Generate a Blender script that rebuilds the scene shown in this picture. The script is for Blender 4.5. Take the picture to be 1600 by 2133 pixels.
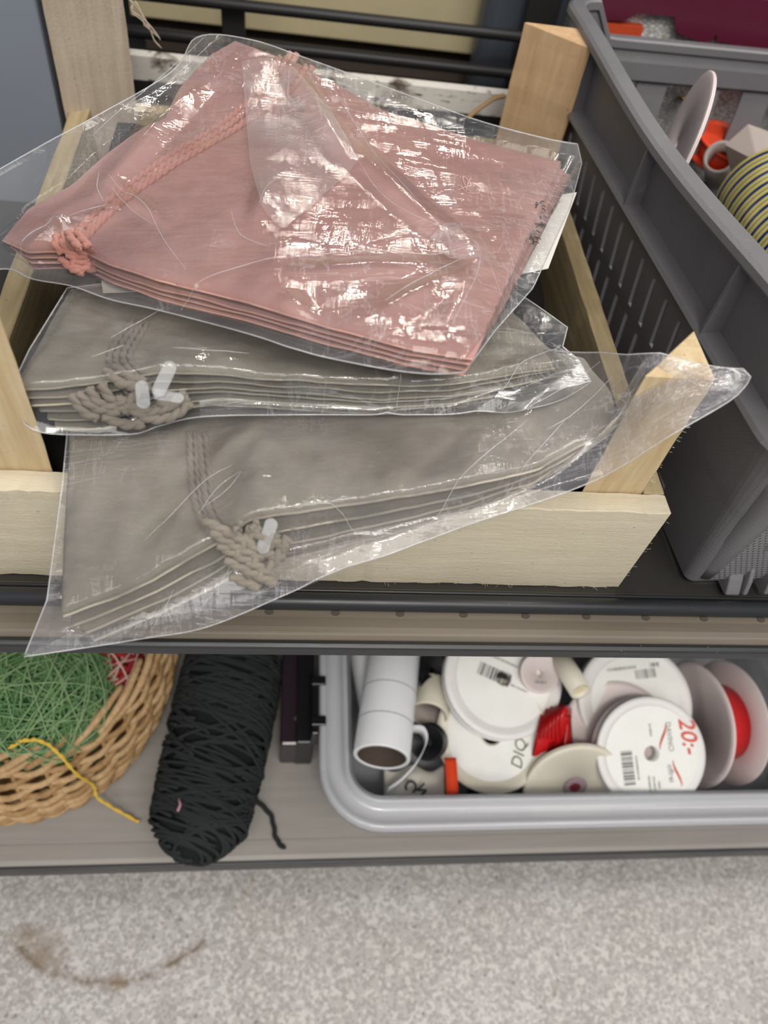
import bpy, bmesh, math, random
import numpy as np
from mathutils import Vector, Matrix, noise
from mathutils.bvhtree import BVHTree
random.seed(7)
C = bpy.context.scene.collection
S = bpy.context.scene
for o in list(bpy.data.objects): bpy.data.objects.remove(o)

# ---------------------------------------------------------------- camera
F, CX, CY, H = 1600.0, 800.0, 1066.5, 0.46
_d = np.array((-250., 1184., 1600.)); _d /= np.linalg.norm(_d)
_x = np.array((11500., 450., 1600.)); _x -= _x.dot(_d)*_d; _x /= np.linalg.norm(_x)
_y = np.cross(_x, _d); _z = -_d                      # world axes seen in the camera's frame
cam = bpy.data.cameras.new('camera'); co = bpy.data.objects.new('camera', cam); C.objects.link(co)
cam.sensor_fit = 'HORIZONTAL'; cam.sensor_width = 36; cam.lens = 36*F/1600; cam.clip_start = .01
right = Vector((_x[0], _y[0], _z[0])); down = Vector((_x[1], _y[1], _z[1])); fwd = Vector((_x[2], _y[2], _z[2]))
M = Matrix.Identity(4)
for i in range(3):
    M[i][0] = right[i]; M[i][1] = -down[i]; M[i][2] = -fwd[i]
M[2][3] = H
co.matrix_world = M
cam.dof.use_dof = True; cam.dof.focus_distance = .50; cam.dof.aperture_fstop = 7.0
S.camera = co
# ---------------------------------------------------------------- world, lamps, exposure
w = bpy.data.worlds.new('world'); S.world = w; w.use_nodes = True
w.node_tree.nodes['Background'].inputs[0].default_value = (.93, .95, 1, 1)
w.node_tree.nodes['Background'].inputs[1].default_value = .34
def area(name, loc, target, sx, sy, power, col):
    l = bpy.data.lights.new(name, 'AREA'); l.shape = 'RECTANGLE'; l.size = sx; l.size_y = sy; l.energy = power; l.color = col
    o = bpy.data.objects.new(name, l); C.objects.link(o); o.location = loc
    o.rotation_euler = (Vector(target)-Vector(loc)).to_track_quat('-Z', 'Y').to_euler()
    return o
area('ceiling_or_fill_lamp', (-.03, 2.78, 2.1), (-.03, 1.9, 0), .17, .17, 7, (1, .93, .82))
area('ceiling_or_fill_lamp', (.58, 2.90, 2.1), (.5, 2.0, 0), .26, .18, 11, (1, .93, .82))
area('ceiling_or_fill_lamp', (.12, -.95, 2.1), (.1, -.2, 0), .40, .22, 15, (1, .95, .87))
area('ceiling_or_fill_lamp', (.2, -1.3, 2.3), (.1, .2, -.2), 3.2, 1.5, 58, (1, .96, .9))  # added wide soft fill carrying most of the front light
area('ceiling_or_fill_lamp', (1.5, .5, 2.3), (.8, .5, 0), .5, 1.4, 34, (1, .95, .9))  # added side fill that makes up for lost diffuse light
S.view_settings.view_transform = 'Standard'; S.view_settings.look = 'None'
S.view_settings.exposure = 0.0; S.view_settings.gamma = 1; S.view_settings.use_curve_mapping = False
try:
    S.cycles.transparent_max_bounces = 24; S.cycles.max_bounces = 10
except Exception: pass

# ---------------------------------------------------------------- pixel -> place
def ray(px, py):
    r = np.array([px-CX, py-CY, F]); return np.array([r.dot(_x), r.dot(_y), r.dot(_z)])
def at(px, py, z):
    r = ray(px, py); t = (z-H)/r[2]; return Vector((r[0]*t, r[1]*t, z))
def aty(px, py, y):
    r = ray(px, py); t = y/r[1]; return Vector((r[0]*t, y, H+r[2]*t))
def attilt(px, py, z0, sl, y0):                       # plane z = z0 + sl*(y-y0)
    r = ray(px, py); t = (z0-sl*y0-H)/(r[2]-sl*r[1]); return Vector((r[0]*t, r[1]*t, H+r[2]*t))

# ---------------------------------------------------------------- objects
def setp(o, label=None, cat=None, group=None, kind=None):
    if label: o['label'] = label
    if cat: o['category'] = cat
    if group: o['group'] = group
    if kind: o['kind'] = kind
    return o
def thing(name, loc, label, cat, group=None):
    o = bpy.data.objects.new(name, None); C.objects.link(o); o.location = loc; o.empty_display_size = .02
    return setp(o, label, cat, group)
def rootloc(p):
    while p.parent: p = p.parent
    return p.location
def obj(name, verts, faces, mat, parent=None, smooth=False, loc=None, **kw):
    verts = [Vector(v) for v in verts]
    if parent is None:
        if loc is None:
            n = len(verts); loc = Vector((sum(v.x for v in verts)/n, sum(v.y for v in verts)/n, min(v.z for v in verts)))
        base = Vector(loc)
    else: base = rootloc(parent)
    me = bpy.data.meshes.new(name); me.from_pydata([v-base for v in verts], [], faces); me.update()
    bm = bmesh.new(); bm.from_mesh(me); bmesh.ops.recalc_face_normals(bm, faces=bm.faces); bm.to_mesh(me); bm.free()
    if smooth: me.polygons.foreach_set('use_smooth', [True]*len(me.polygons))
    if mat: me.materials.append(mat)
    o = bpy.data.objects.new(name, me); C.objects.link(o)
    if parent: o.parent = parent
    else: o.location = base
    return setp(o, **kw)
def bevel(o, w=.002, seg=2, ang=35):
    m = o.modifiers.new('b', 'BEVEL'); m.width = w; m.segments = seg; m.limit_method = 'ANGLE'; m.angle_limit = math.radians(ang); return o
def solid(o, t, off=0):
    m = o.modifiers.new('s', 'SOLIDIFY'); m.thickness = t; m.offset = off; return o
class G:
    def __init__(s): s.v = []; s.f = []
    def add(s, v, f):
        n = len(s.v); s.v += [Vector(a) for a in v]; s.f += [[i+n for i in q] for q in f]; return s
    def box(s, a, b):
        (x0, y0, z0), (x1, y1, z1) = a, b
        return s.add([(x0,y0,z0),(x1,y0,z0),(x1,y1,z0),(x0,y1,z0),(x0,y0,z1),(x1,y0,z1),(x1,y1,z1),(x0,y1,z1)],
                     [(0,1,2,3),(4,5,6,7),(0,1,5,4),(1,2,6,5),(2,3,7,6),(3,0,4,7)])
    def prism(s, pts, z0, z1, ztop=None):
        n = len(pts)
        return s.add([(p[0],p[1],z0) for p in pts]+[(p[0],p[1],z1 if ztop is None else ztop(p)) for p in pts],
                     [list(range(n)), list(range(n,2*n))]+[(i,(i+1)%n,(i+1)%n+n,i+n) for i in range(n)])
    def extr(s, pts, d):                                # planar outline pushed along d
        n = len(pts); d = Vector(d)
        return s.add(list(pts)+[Vector(p)+d for p in pts], [list(range(n)), list(range(n,2*n))]+[(i,(i+1)%n,(i+1)%n+n,i+n) for i in range(n)])
    def tube(s, pts, r, n=8, closed=False, cap=True, flat=1.0, twist=0.0):
        pts = [Vector(p) for p in pts]; N = len(pts); rings = []; up = None
        for i, p in enumerate(pts):
            a = pts[(i-1) % N] if (closed or i > 0) else p; b = pts[(i+1) % N] if (closed or i < N-1) else p
            t = (b-a); t = t.normalized() if t.length > 1e-9 else Vector((1,0,0))
            if up is None: up = Vector((0,0,1)) if abs(t.z) < .9 else Vector((1,0,0))
            u = t.cross(up).normalized(); up = u.cross(t).normalized()
            rr = r(i/(N-1)) if callable(r) else r
            rings.append([p+u*rr*math.cos(2*math.pi*k/n+twist*i)+up*rr*flat*math.sin(2*math.pi*k/n+twist*i) for k in range(n)])
        v = [q for rg in rings for q in rg]; f = []
        for i in range(N if closed else N-1):
            j = (i+1) % N
            for k in range(n): f.append((i*n+k, i*n+(k+1)%n, j*n+(k+1)%n, j*n+k))
        if cap and not closed: f += [list(range(n)), list(range((N-1)*n, N*n))]
        return s.add(v, f)
    def lathe(s, prof, mat4, n=48, closed=False):       # prof: (r, h) round the local z axis
        v = []; f = []; m = len(prof)
        for k in range(n):
            a = 2*math.pi*k/n
            v += [mat4 @ Vector((r*math.cos(a), r*math.sin(a), h)) for r, h in prof]
        for k in range(n):
            j = (k+1) % n
            for i in range(m if closed else m-1):
                i2 = (i+1) % m; f.append((k*m+i, j*m+i, j*m+i2, k*m+i2))
        return s.add(v, f)
    def build(s, name, mat, parent=None, smooth=False, **kw): return obj(name, s.v, s.f, mat, parent, smooth, **kw)
def frame(c, n, up=(0,0,1)):
    n = Vector(n).normalized(); u = Vector(up); u = (u-n*u.dot(n)).normalized(); x = u.cross(n)
    m = Matrix.Identity(4)
    for i in range(3): m[i][0] = x[i]; m[i][1] = u[i]; m[i][2] = n[i]; m[i][3] = c[i]
    return m
def spline(pts, n=8, closed=False):
    pts = [Vector(p) for p in pts]; N = len(pts); out = []
    for i in range(N if closed else N-1):
        if closed: a, b, c, d = pts[i-1], pts[i], pts[(i+1)%N], pts[(i+2)%N]
        else: a, b, c, d = pts[max(i-1,0)], pts[i], pts[i+1], pts[min(i+2,N-1)]
        for k in range(n):
            t = k/n; out.append(.5*((2*b)+(c-a)*t+(2*a-5*b+4*c-d)*t*t+(3*b-a-3*c+d)*t**3))
    if not closed: out.append(pts[-1])
    return out
def resample(pts, n):
    pts = [Vector(p) for p in pts]; L = [0]
    for i in range(1, len(pts)): L.append(L[-1]+(pts[i]-pts[i-1]).length)
    out = []; j = 0
    for k in range(n):
        s = L[-1]*k/(n-1)
        while j < len(L)-2 and L[j+1] < s: j += 1
        t = (s-L[j])/max(L[j+1]-L[j], 1e-9); out.append(pts[j].lerp(pts[j+1], min(max(t,0),1)))
    return out

# ---------------------------------------------------------------- materials
class N:
    def __init__(s, name):
        s.m = bpy.data.materials.new(name); s.m.use_nodes = True; s.t = s.m.node_tree; s.t.nodes.clear()
        s.out = s.t.nodes.new('ShaderNodeOutputMaterial')
    def n(s, typ, ins=None, **props):
        nd = s.t.nodes.new('ShaderNode'+typ)
        for k, v in props.items(): setattr(nd, k, v)
        for k, v in (ins or {}).items():
            if isinstance(v, bpy.types.NodeSocket): s.t.links.new(v, nd.inputs[k])
            else: nd.inputs[k].default_value = v
        return nd
    def coord(s, kind='Object', scale=(1,1,1), rot=(0,0,0)):
        c = s.n('TexCoord'); return s.n('Mapping', {'Vector': c.outputs[kind], 'Scale': scale, 'Rotation': rot}).outputs[0]
    def noise(s, vec, scale, detail=4, rough=.55, dist=0):
        return s.n('TexNoise', {'Vector': vec, 'Scale': scale, 'Detail': detail, 'Roughness': rough, 'Distortion': dist}).outputs['Fac']
    def ramp(s, fac, stops):
        r = s.n('ValToRGB', {'Fac': fac}); e = r.color_ramp.elements
        while len(e) < len(stops): e.new(.5)
        for k, (p, c) in zip(e, stops): k.position = p; k.color = (*c, 1) if len(c) == 3 else c
        return r.outputs[0]
    def math(s, op, a, b=0.0): return s.n('Math', {0: a, 1: b}, operation=op).outputs[0]
    def mix(s, fac, a, b, typ='MIX'):
        nd = s.t.nodes.new('ShaderNodeMix'); nd.data_type = 'RGBA'; nd.blend_type = typ
        for k, v in ((0, fac), (6, a), (7, b)):
            if isinstance(v, bpy.types.NodeSocket): s.t.links.new(v, nd.inputs[k])
            else: nd.inputs[k].default_value = (*v, 1) if (k != 0 and len(v) == 3) else v
        return nd.outputs[2]
    def bump(s, h, strength=.5, dist=.001, normal=None):
        i = {'Height': h, 'Strength': strength, 'Distance': dist}
        if normal: i['Normal'] = normal
        return s.n('Bump', i).outputs[0]
    def bsdf(s, **ins):
        i = {k.replace('_', ' '): ((*v, 1) if isinstance(v, tuple) and len(v) == 3 else v) for k, v in ins.items()}
        return s.n('BsdfPrincipled', i)
    def done(s, sh): s.t.links.new(sh if isinstance(sh, bpy.types.NodeSocket) else sh.outputs[0], s.out.inputs[0]); return s.m
def srgb(r, g, b):
    f = lambda c: (c/255/12.92) if c/255 <= .04045 else ((c/255+.055)/1.055)**2.4
    return (f(r), f(g), f(b))
def plain(name, col, rough=.5, spec=.5, bump=0, bscale=300, metal=0):
    a = N(name); i = dict(Base_Color=col, Roughness=rough, Metallic=metal); i['Specular_IOR_Level'] = spec
    b = a.bsdf(**{k: v for k, v in i.items() if k != 'Specular_IOR_Level'}); b.inputs['Specular IOR Level'].default_value = spec
    v = a.coord()
    n = a.noise(v, 40, 5); a.t.links.new(a.mix(a.math('MULTIPLY', n, .35), col, tuple(c*.6 for c in col)), b.inputs['Base Color'])
    if bump: a.t.links.new(a.bump(a.noise(v, bscale, 4), bump, .001), b.inputs['Normal'])
    return a.done(b)
def wood(name, axis, light, dark, rough=.75, fuzz=1.0):
    a = N(name); sc = {'x': (6, 90, 90), 'y': (90, 6, 90), 'z': (90, 90, 6)}[axis]
    v = a.coord(scale=sc); g = a.noise(v, 1.6, 8, .65, .4); v2 = a.coord(); big = a.noise(v2, 14, 3)
    fine = a.noise(a.coord(scale=tuple(c*4 for c in sc)), 2.2, 6, .7)
    col = a.mix(a.ramp(g, [(.35, (0,0,0)), (.7, (1,1,1))]), dark, light)
    col = a.mix(a.math('MULTIPLY', a.ramp(big, [(.45, (0,0,0)), (.8, (1,1,1))]), .35), col, tuple(c*.82 for c in dark))
    sp = a.n('TexVoronoi', {'Vector': v2, 'Scale': 75.0}).outputs['Distance']
    col = a.mix(a.ramp(sp, [(.03, (.5,.5,.5)), (.09, (0,0,0))]), col, tuple(c*.45 for c in dark))
    h = a.math('ADD', a.math('MULTIPLY', fine, .8), a.math('MULTIPLY', a.noise(v2, 420, 4), .5))
    b = a.bsdf(Base_Color=col, Roughness=rough, Normal=a.bump(h, .55*fuzz, .0012))
    b.inputs['Specular IOR Level'].default_value = .2
    return a.done(b)
def cloth(name, light, dark, wave=.35):
    a = N(name); v = a.coord(); n1 = a.noise(v, 13, 5, .6, .6); n2 = a.noise(v, 260, 3, .7)
    fib = a.noise(a.coord(scale=(1, 2.6, 1), rot=(0, 0, .5)), 150, 6, .75, 1.2)
    col = a.mix(a.ramp(n1, [(.3, (0,0,0)), (.72, (1,1,1))]), dark, light)
    col = a.mix(a.math('MULTIPLY', a.ramp(fib, [(.5, (0,0,0)), (.75, (1,1,1))]), .28), col, tuple(min(1, c*1.25) for c in light))
    h = a.math('ADD', a.math('MULTIPLY', fib, .7), a.math('MULTIPLY', n2, .4)); h = a.math('ADD', h, a.math('MULTIPLY', a.noise(v, 38, 3, .5, .8), 2.2))
    b = a.bsdf(Base_Color=col, Roughness=.95, Normal=a.bump(h, wave, .0014)); b.inputs['Specular IOR Level'].default_value = .1
    b.inputs['Sheen Weight'].default_value = .25
    return a.done(b)
def film(name, haze=.05, bump=.5, tint=(.97, .97, .97), hazecol=(.85, .86, .9), gl=.9, scale=1):
    a = N(name); v = a.coord()
    v1 = a.n('TexVoronoi', {'Vector': a.n('Mapping', {'Vector': v, 'Scale': (1, 1.7, 1), 'Rotation': (0, 0, .6)}).outputs[0], 'Scale': 17.0*scale}, feature='DISTANCE_TO_EDGE').outputs['Distance']
    cr = a.noise(a.coord(scale=(1, 5, 1), rot=(0, 0, .45)), 12*scale, 5, .6, 1.4)
    cr2 = a.noise(a.coord(scale=(6, 1, 1), rot=(0, 0, .2)), 9*scale, 5, .6, 1.2)
    rid = a.math('ABSOLUTE', a.math('SUBTRACT', cr, .5)); rid2 = a.math('ABSOLUTE', a.math('SUBTRACT', cr2, .5))
    h = a.math('ADD', a.math('MULTIPLY', a.math('MINIMUM', v1, .12), 3.5), a.math('MULTIPLY', rid, 2.2)); h = a.math('ADD', h, a.math('MULTIPLY', rid2, 1.8))
    nor = a.bump(h, bump, .0022)
    streak = a.ramp(rid, [(.0, (1,1,1)), (.018, (0,0,0))]); st2 = a.ramp(rid2, [(.0, (1,1,1)), (.012, (0,0,0))])
    mask = a.ramp(a.noise(v, 9, 2), [(.48, (0,0,0)), (.62, (1,1,1))])
    hz = a.math('ADD', a.math('MULTIPLY', a.noise(v, 22, 3), haze*1.4), a.math('MULTIPLY', a.math('MULTIPLY', a.math('ADD', streak, st2), mask), .16))
    dif = a.n('BsdfDiffuse', {'Color': (*hazecol, 1), 'Normal': nor}).outputs[0]
    tr = a.n('BsdfTransparent', {'Color': (*tint, 1)}).outputs[0]
    gls = a.n('BsdfGlossy', {'Color': (1, 1, 1, 1), 'Roughness': .045, 'Normal': nor}).outputs[0]
    m1 = a.n('MixShader', {0: hz, 1: tr, 2: dif}).outputs[0]
    fr = a.n('Fresnel', {'IOR': 1.5, 'Normal': nor}).outputs[0]
    fac = a.math('MINIMUM', a.math('MULTIPLY', fr, gl), .55)
    return a.done(a.n('MixShader', {0: fac, 1: m1, 2: gls}).outputs[0])
def frosted(name, tint, haze, rough=.15, hazecol=(.8,.83,.88)):
    a = N(name); v = a.coord(); nor = a.bump(a.noise(v, 60, 3), .1, .001)
    tr = a.n('BsdfTransparent', {'Color': (*tint, 1)}).outputs[0]
    d = a.n('BsdfDiffuse', {'Color': (*hazecol, 1)}).outputs[0]; tl = a.n('BsdfTranslucent', {'Color': (*hazecol, 1)}).outputs[0]
    d = a.n('MixShader', {0: .45, 1: d, 2: tl}).outputs[0]
    m = a.n('MixShader', {0: haze, 1: tr, 2: d}).outputs[0]
    g = a.n('BsdfGlossy', {'Color': (1,1,1,1), 'Roughness': rough, 'Normal': nor}).outputs[0]
    return a.done(a.n('MixShader', {0: a.math('MULTIPLY', a.n('Fresnel', {'IOR': 1.5}).outputs[0], .9), 1: m, 2: g}).outputs[0])

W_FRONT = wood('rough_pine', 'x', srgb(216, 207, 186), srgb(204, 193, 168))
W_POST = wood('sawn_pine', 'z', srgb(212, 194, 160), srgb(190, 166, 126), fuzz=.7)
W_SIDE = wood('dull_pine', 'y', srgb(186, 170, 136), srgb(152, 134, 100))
W_PALE = wood('grey_pine', 'z', srgb(194, 180, 164), srgb(172, 156, 138))
W_BACK = wood('warm_pine', 'z', srgb(214, 182, 144), srgb(194, 158, 118), fuzz=.4)
PINK = cloth('pink_cloth', srgb(182, 140, 132), srgb(158, 116, 112))
PINKC = cloth('pink_cord', srgb(198, 147, 135), srgb(176, 122, 112), .5)
GREY = cloth('grey_cloth', srgb(150, 144, 131), srgb(116, 111, 100), .6)
GREYC = cloth('grey_cord', srgb(150, 142, 130), srgb(116, 109, 100), .5)
HEM = {'pink_cloth': cloth('pink_hem', srgb(214, 166, 152), srgb(190, 140, 128)), 'grey_cloth': cloth('grey_hem', srgb(188, 180, 164), srgb(150, 144, 130))}
FILM = film('clear_film', .05, .15, gl=1.45)
FILM2 = film('cloudy_film', .10, .25, hazecol=(.74, .71, .76), gl=1.15)
HAZY = film('hazier_film', .16, .12, hazecol=(.78, .76, .75), gl=.7)  # hazier, paler film than the sleeves
SEAM = film('film_edge', .42, .2, hazecol=(.85,.85,.88))
CARD = plain('white_card', srgb(236, 233, 226), .6)
TAG = frosted('clear_tag', (.95,.95,.95), .16)
def shelfmat(name, c, rough=.4):
    a = N(name); v = a.coord(); sc = a.noise(a.coord(scale=(.6, 9, 9)), 12, 5, .7)
    sp = a.n('TexVoronoi', {'Vector': v, 'Scale': 190.0}).outputs['Distance']; dust = a.ramp(sp, [(.0, (1,1,1)), (.11, (0,0,0))])
    msk = a.ramp(a.noise(v, 30, 2), [(.55, (0,0,0)), (.65, (1,1,1))])
    col = a.mix(sc, tuple(k*.85 for k in c), tuple(k*1.2 for k in c)); col = a.mix(a.math('MULTIPLY', a.math('MULTIPLY', dust, msk), .5), col, (.55, .5, .42))
    b = a.bsdf(Base_Color=col, Roughness=a.ramp(sc, [(.3, (rough*.8,)*3), (.7, (rough*1.3,)*3)]), Normal=a.bump(sc, .12, .001)); return a.done(b)
SHELF = shelfmat('shelf_paint', srgb(112, 104, 92), .42)
SHELF2 = shelfmat('shelf_paint_grey', srgb(150, 145, 140), .5)
BLACK = shelfmat('black_rail', srgb(38, 40, 43), .36)
DARK = plain('dark_metal', srgb(34, 33, 34), .5)
VOID = plain('hole_black', (.004, .004, .004), .9, .1)

# ---------------------------------------------------------------- floor (terrazzo with brown ring stains)
a = N('terrazzo'); v = a.coord()
base = a.mix(a.ramp(a.noise(v, 7, 4), [(.35, (0,0,0)), (.65, (1,1,1))]), srgb(166, 161, 157), srgb(180, 176, 175))
for sc_, lo, hi, c in ((230, 0, .34, srgb(206, 203, 199)), (300, .62, 1, srgb(136, 131, 129))):
    vo = a.n('TexVoronoi', {'Vector': v, 'Scale': float(sc_)}); rnd = a.n('SeparateColor', {'Color': vo.outputs['Color']}).outputs[0]
    base = a.mix(a.math('MULTIPLY', a.math('MULTIPLY', a.math('GREATER_THAN', rnd, lo), a.math('LESS_THAN', rnd, hi if hi < 1 else 1.1)), .55), base, c)
vo = a.n('TexVoronoi', {'Vector': v, 'Scale': 120.0}); rnd = a.n('SeparateColor', {'Color': vo.outputs['Color']}).outputs[1]
base = a.mix(a.math('MULTIPLY', a.math('MULTIPLY', a.math('GREATER_THAN', rnd, .93), a.ramp(vo.outputs['Distance'], [(.2, (1,1,1)), (.3, (0,0,0))])), .6), base, srgb(98, 92, 90))
pos = a.n('VectorMath', {0: a.n('TexCoord').outputs['Object'], 1: (1, 1, 0)}, operation='MULTIPLY').outputs[0]
wv = a.n('VectorMath', {0: pos, 1: a.n('VectorMath', {0: a.n('TexNoise', {'Vector': pos, 'Scale': 35.0}).outputs['Color'], 1: (.012, .012, 0)}, operation='MULTIPLY').outputs[0]}, operation='ADD').outputs[0]
def dist_to(p): return a.n('VectorMath', {0: wv, 1: (p[0]+.006, p[1]+.006, 0)}, operation='DISTANCE').outputs['Value']
FZ = -.52
s0, s1, s2, s3 = at(5,1940,FZ), at(150,2020,FZ), at(300,2045,FZ), at(410,1965,FZ)
A_ = np.array([[2*p.x, 2*p.y, 1] for p in (s0, s1, s2, s3)]); b_ = np.array([p.x**2+p.y**2 for p in (s0, s1, s2, s3)])
sol = np.linalg.lstsq(A_, b_, rcond=None)[0]; rad = math.sqrt(sol[2]+sol[0]**2+sol[1]**2)
ring = a.ramp(a.math('ABSOLUTE', a.math('SUBTRACT', dist_to((sol[0], sol[1])), rad)), [(.0022, (1,1,1)), (.0050, (0,0,0))])
sepx = a.n('SeparateXYZ', {0: pos}).outputs
ring = a.math('MULTIPLY', ring, a.math('LESS_THAN', sepx[1], s3.y+.004))
patchy = a.ramp(a.noise(pos, 55, 4), [(.35, (.25,.25,.25)), (.6, (1,1,1))])
base = a.mix(a.math('MULTIPLY', a.math('MULTIPLY', ring, patchy), .95), base, srgb(100, 80, 54))
for (px, py, r, k) in ((85, 1965, .024, .55), (110, 1990, .018, .45), (40, 1950, .016, .45), (235, 2045, .014, .6), (1150, 2060, .007, .7), (1245, 1780, .008, .5), (60, 1935, .01, .4), (125,1990,.012,.3)):
    p = at(px, py, FZ); base = a.mix(a.math('MULTIPLY', a.math('MULTIPLY', a.ramp(dist_to((p.x, p.y)), [(r*.55, (1,1,1)), (r, (0,0,0))]), patchy), k), base, srgb(128, 110, 88))
for q in range(7):
    p = at(492+q*6.3, 1888-q*9.5, FZ); base = a.mix(a.math('MULTIPLY', a.ramp(dist_to((p.x, p.y)), [(.0018, (1,1,1)), (.0034, (0,0,0))]), .6), base, srgb(122, 100, 72))
TERR = a.done(a.bsdf(Base_Color=base, Roughness=.55))
obj('floor', [(-3,-2,FZ),(3,-2,FZ),(3,3,FZ),(-3,3,FZ)], [(0,1,2,3)], TERR, loc=(0,0,0), kind='structure')
bpy.data.objects['floor'].location = (0, 0, 0)

# ---------------------------------------------------------------- shelving unit
unit = thing('shelving_unit', (0, .6, FZ), 'grey metal shop shelving unit carrying crates above the speckled floor', 'shelf')
EY, TZ, LZ, LY = at(800, 1367, -.0125).y+.0105, 0.0, -.40, .184
g = G().box((-1.2, EY+.006, -.012), (1.4, .86, TZ-.0005)); up = g.build('upper_shelf', plain('shaded_deck', srgb(46,44,42), .5), unit, label='upper shelf with black front rail')  # deck colour set near-black to carry the shade around the crate
pr = [(EY+.036, -.0004), (EY+.012, -.0004), (EY+.004, .0012), (EY-.001, .0008), (EY-.004, -.003), (EY-.004, -.012), (EY+.006, -.0125), (EY+.036, -.0125)]
g = G().extr([(-1.2, y, z) for y, z in pr], (2.6, 0, 0)); bevel(g.build('front_lip', SHELF, up), .001)
g = G().extr([(-1.2, y, z) for y, z in ((EY-.0105,-.0025),(EY-.0075,-.0005),(EY-.0045,-.0015),(EY-.0045,-.0125),(EY-.0105,-.0125))], (2.6, 0, 0)); bevel(g.build('edge_strip', BLACK, up), .001)
RY = (at(0,1238,.005).y+at(1600,1268,.005).y)/2
g = G().tube([(-1.2, RY, .0035), (1.4, RY, .0035)], .0062, 16); g.build('stop_rail', BLACK, up, True)
g = G().tube([(-1.2, RY+.010, .0012), (1.4, RY+.010, .0012)], .0018, 8); g.build('rail_clip', BLACK, up, True)
for k in range(-4, 9):
    x = .082+.0445*k
    pts = [(x+.0030*math.cos(t), EY+.0152+.0020*math.sin(t)) for t in [i*math.pi/6 for i in range(12)]]
    G().prism(pts, -.0008, .0003).build('punched_hole', plain('hole_dark', srgb(78,72,63), .7) if k == -4 else bpy.data.materials['hole_dark'], up)
g = G().box((-1.2, LY+.003, LZ-.012), (1.4, .86, LZ)); lo = g.build('lower_shelf', SHELF2, unit, label='lower shelf, paler grey, close to the floor')
g = G().extr([(-1.2, y, z) for y, z in ((LY+.02,LZ+.0004),(LY+.004,LZ+.0016),(LY,LZ+.0008),(LY-.001,LZ-.004),(LY+.006,LZ-.03),(LY+.02,LZ-.03))], (2.6,0,0)); bevel(g.build('front_lip', SHELF2, lo), .001)
g = G().box((-1.2, LY-.0035, LZ-.03), (1.4, LY-.0005, LZ-.0015)); bevel(g.build('edge_strip', BLACK, lo), .001)
g = G()
for k in range(90):
    x = -.3+.0125*k; g.box((x, LY+.0125, LZ), (x+.0028, LY+.0145, LZ+.0003))
g.build('punched_row', bpy.data.materials['hole_dark'], lo, kind='stuff')
G().box((-1.2, .26, FZ), (1.4, .28, LZ-.012)).build('kick_plate', DARK, unit)
G().box((-1.2, .87, LZ), (1.4, .885, -.012)).build('back_panel', DARK, unit, label='dark panel behind the lower shelf')
G().box((-1.2, .865, -.012), (1.4, .9, .035)).build('back_beam', DARK, unit)
G().box((-1.2, .90, -.3), (1.4, 1.25, -.02)).build('rear_deck', plain('brown_dark', srgb(58,50,46), .7), unit)
G().box((-1.2, 1.26, -.3), (1.6, 1.27, .75)).build('rear_panel', plain('rear_grey', srgb(84,82,82), .7), unit)
G().box((-.62, .93, .0), (.9, 1.25, .02)).build('rear_deck', DARK, unit)
# uprights and bars of the open back
def bar(p, q, r, name='cross_bar', sq=False): G().tube([p, q], r, 4 if sq else 10, twist=0).build(name, DARK, unit, True)
BY = .90
for px, r in ((487, .012), (1120, .017)):
    p = aty(px, 60, BY); bevel(G().box((p.x-r, BY-.008, .03), (p.x+r, BY+.008, .75)).build('upright', DARK, unit), .002)
p, q = aty(400, 0, BY-.02), aty(1100, 78, BY-.02)
bar(p+(p-q)*2, q+(q-p)*2, .0055)
p, q = aty(240, 82, BY-.02), aty(1060, 200, BY-.02)
z_ = (p.z+q.z)/2
bar(Vector((-1.2, BY-.012, .05)), Vector((1.4, BY-.012, .05)), .012)
bar(Vector((-1.2, BY-.012, .085)), Vector((1.4, BY-.012, .085)), .006)

# white stained board behind the crate
a = N('stained_white_paint'); v = a.coord()
c_ = a.mix(a.ramp(a.noise(v, 26, 5, .6, .5), [(.56, (0,0,0)), (.68, (1,1,1))]), srgb(214, 210, 202), srgb(96, 84, 72))
c_ = a.mix(a.ramp(a.noise(a.coord(scale=(2, 1, 6)), 40, 4), [(.6, (0,0,0)), (.7, (1,1,1))]), c_, srgb(60, 54, 50))
WSTAIN = a.done(a.bsdf(Base_Color=c_, Roughness=.5))
p0, p1 = aty(270, 115, .80), aty(1040, 195, .80); b0 = aty(1040, 245, .80)
bevel(obj('painted_board', *(lambda g: (g.v, g.f))(G().box((-.32, .80, b0.z), (.27, .812, p1.z))), WSTAIN, label='white painted board with dark stains behind the wooden crate', cat='board'), .001)
hb = bpy.data.objects['painted_board']
tw = G().tube(spline([at(975, 245, b0.z+.04), at(1000, 225, b0.z+.045), at(1030, 205, b0.z+.05), at(1050, 200, b0.z+.05)]), .0022, 6)
setp(tw.build('twig', plain('twig_bark', srgb(140, 112, 78), .8), None, True), 'thin brown twig lying before the white board behind the crate', 'twig')
# support for the board: bottom plank
G().box((-.32, .80, 0), (.27, .812, b0.z-.0002)).build('board_support', DARK, unit)
# cream carton beyond the bars
cl, cr_ = aty(260, -60, .98), aty(1012, 95, .98)
ct = thing('carton', (.1, 1.05, -.02), 'cream cardboard carton standing beyond the dark bars at the back', 'box')
CREAM = plain('cream_board', srgb(196, 182, 146), .75)
zt_ = aty(640, 52, .98).z-.012
bevel(G().box((cl.x, .98, zt_-.0), (cr_.x, 1.2, zt_+.35)).build('carton_body', CREAM, ct), .002)
G().box((cl.x+.01, 1.0, -.02), (cr_.x-.01, 1.18, zt_)).build('carton_base', plain('brown_carton', srgb(78, 66, 58), .8), ct)

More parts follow.
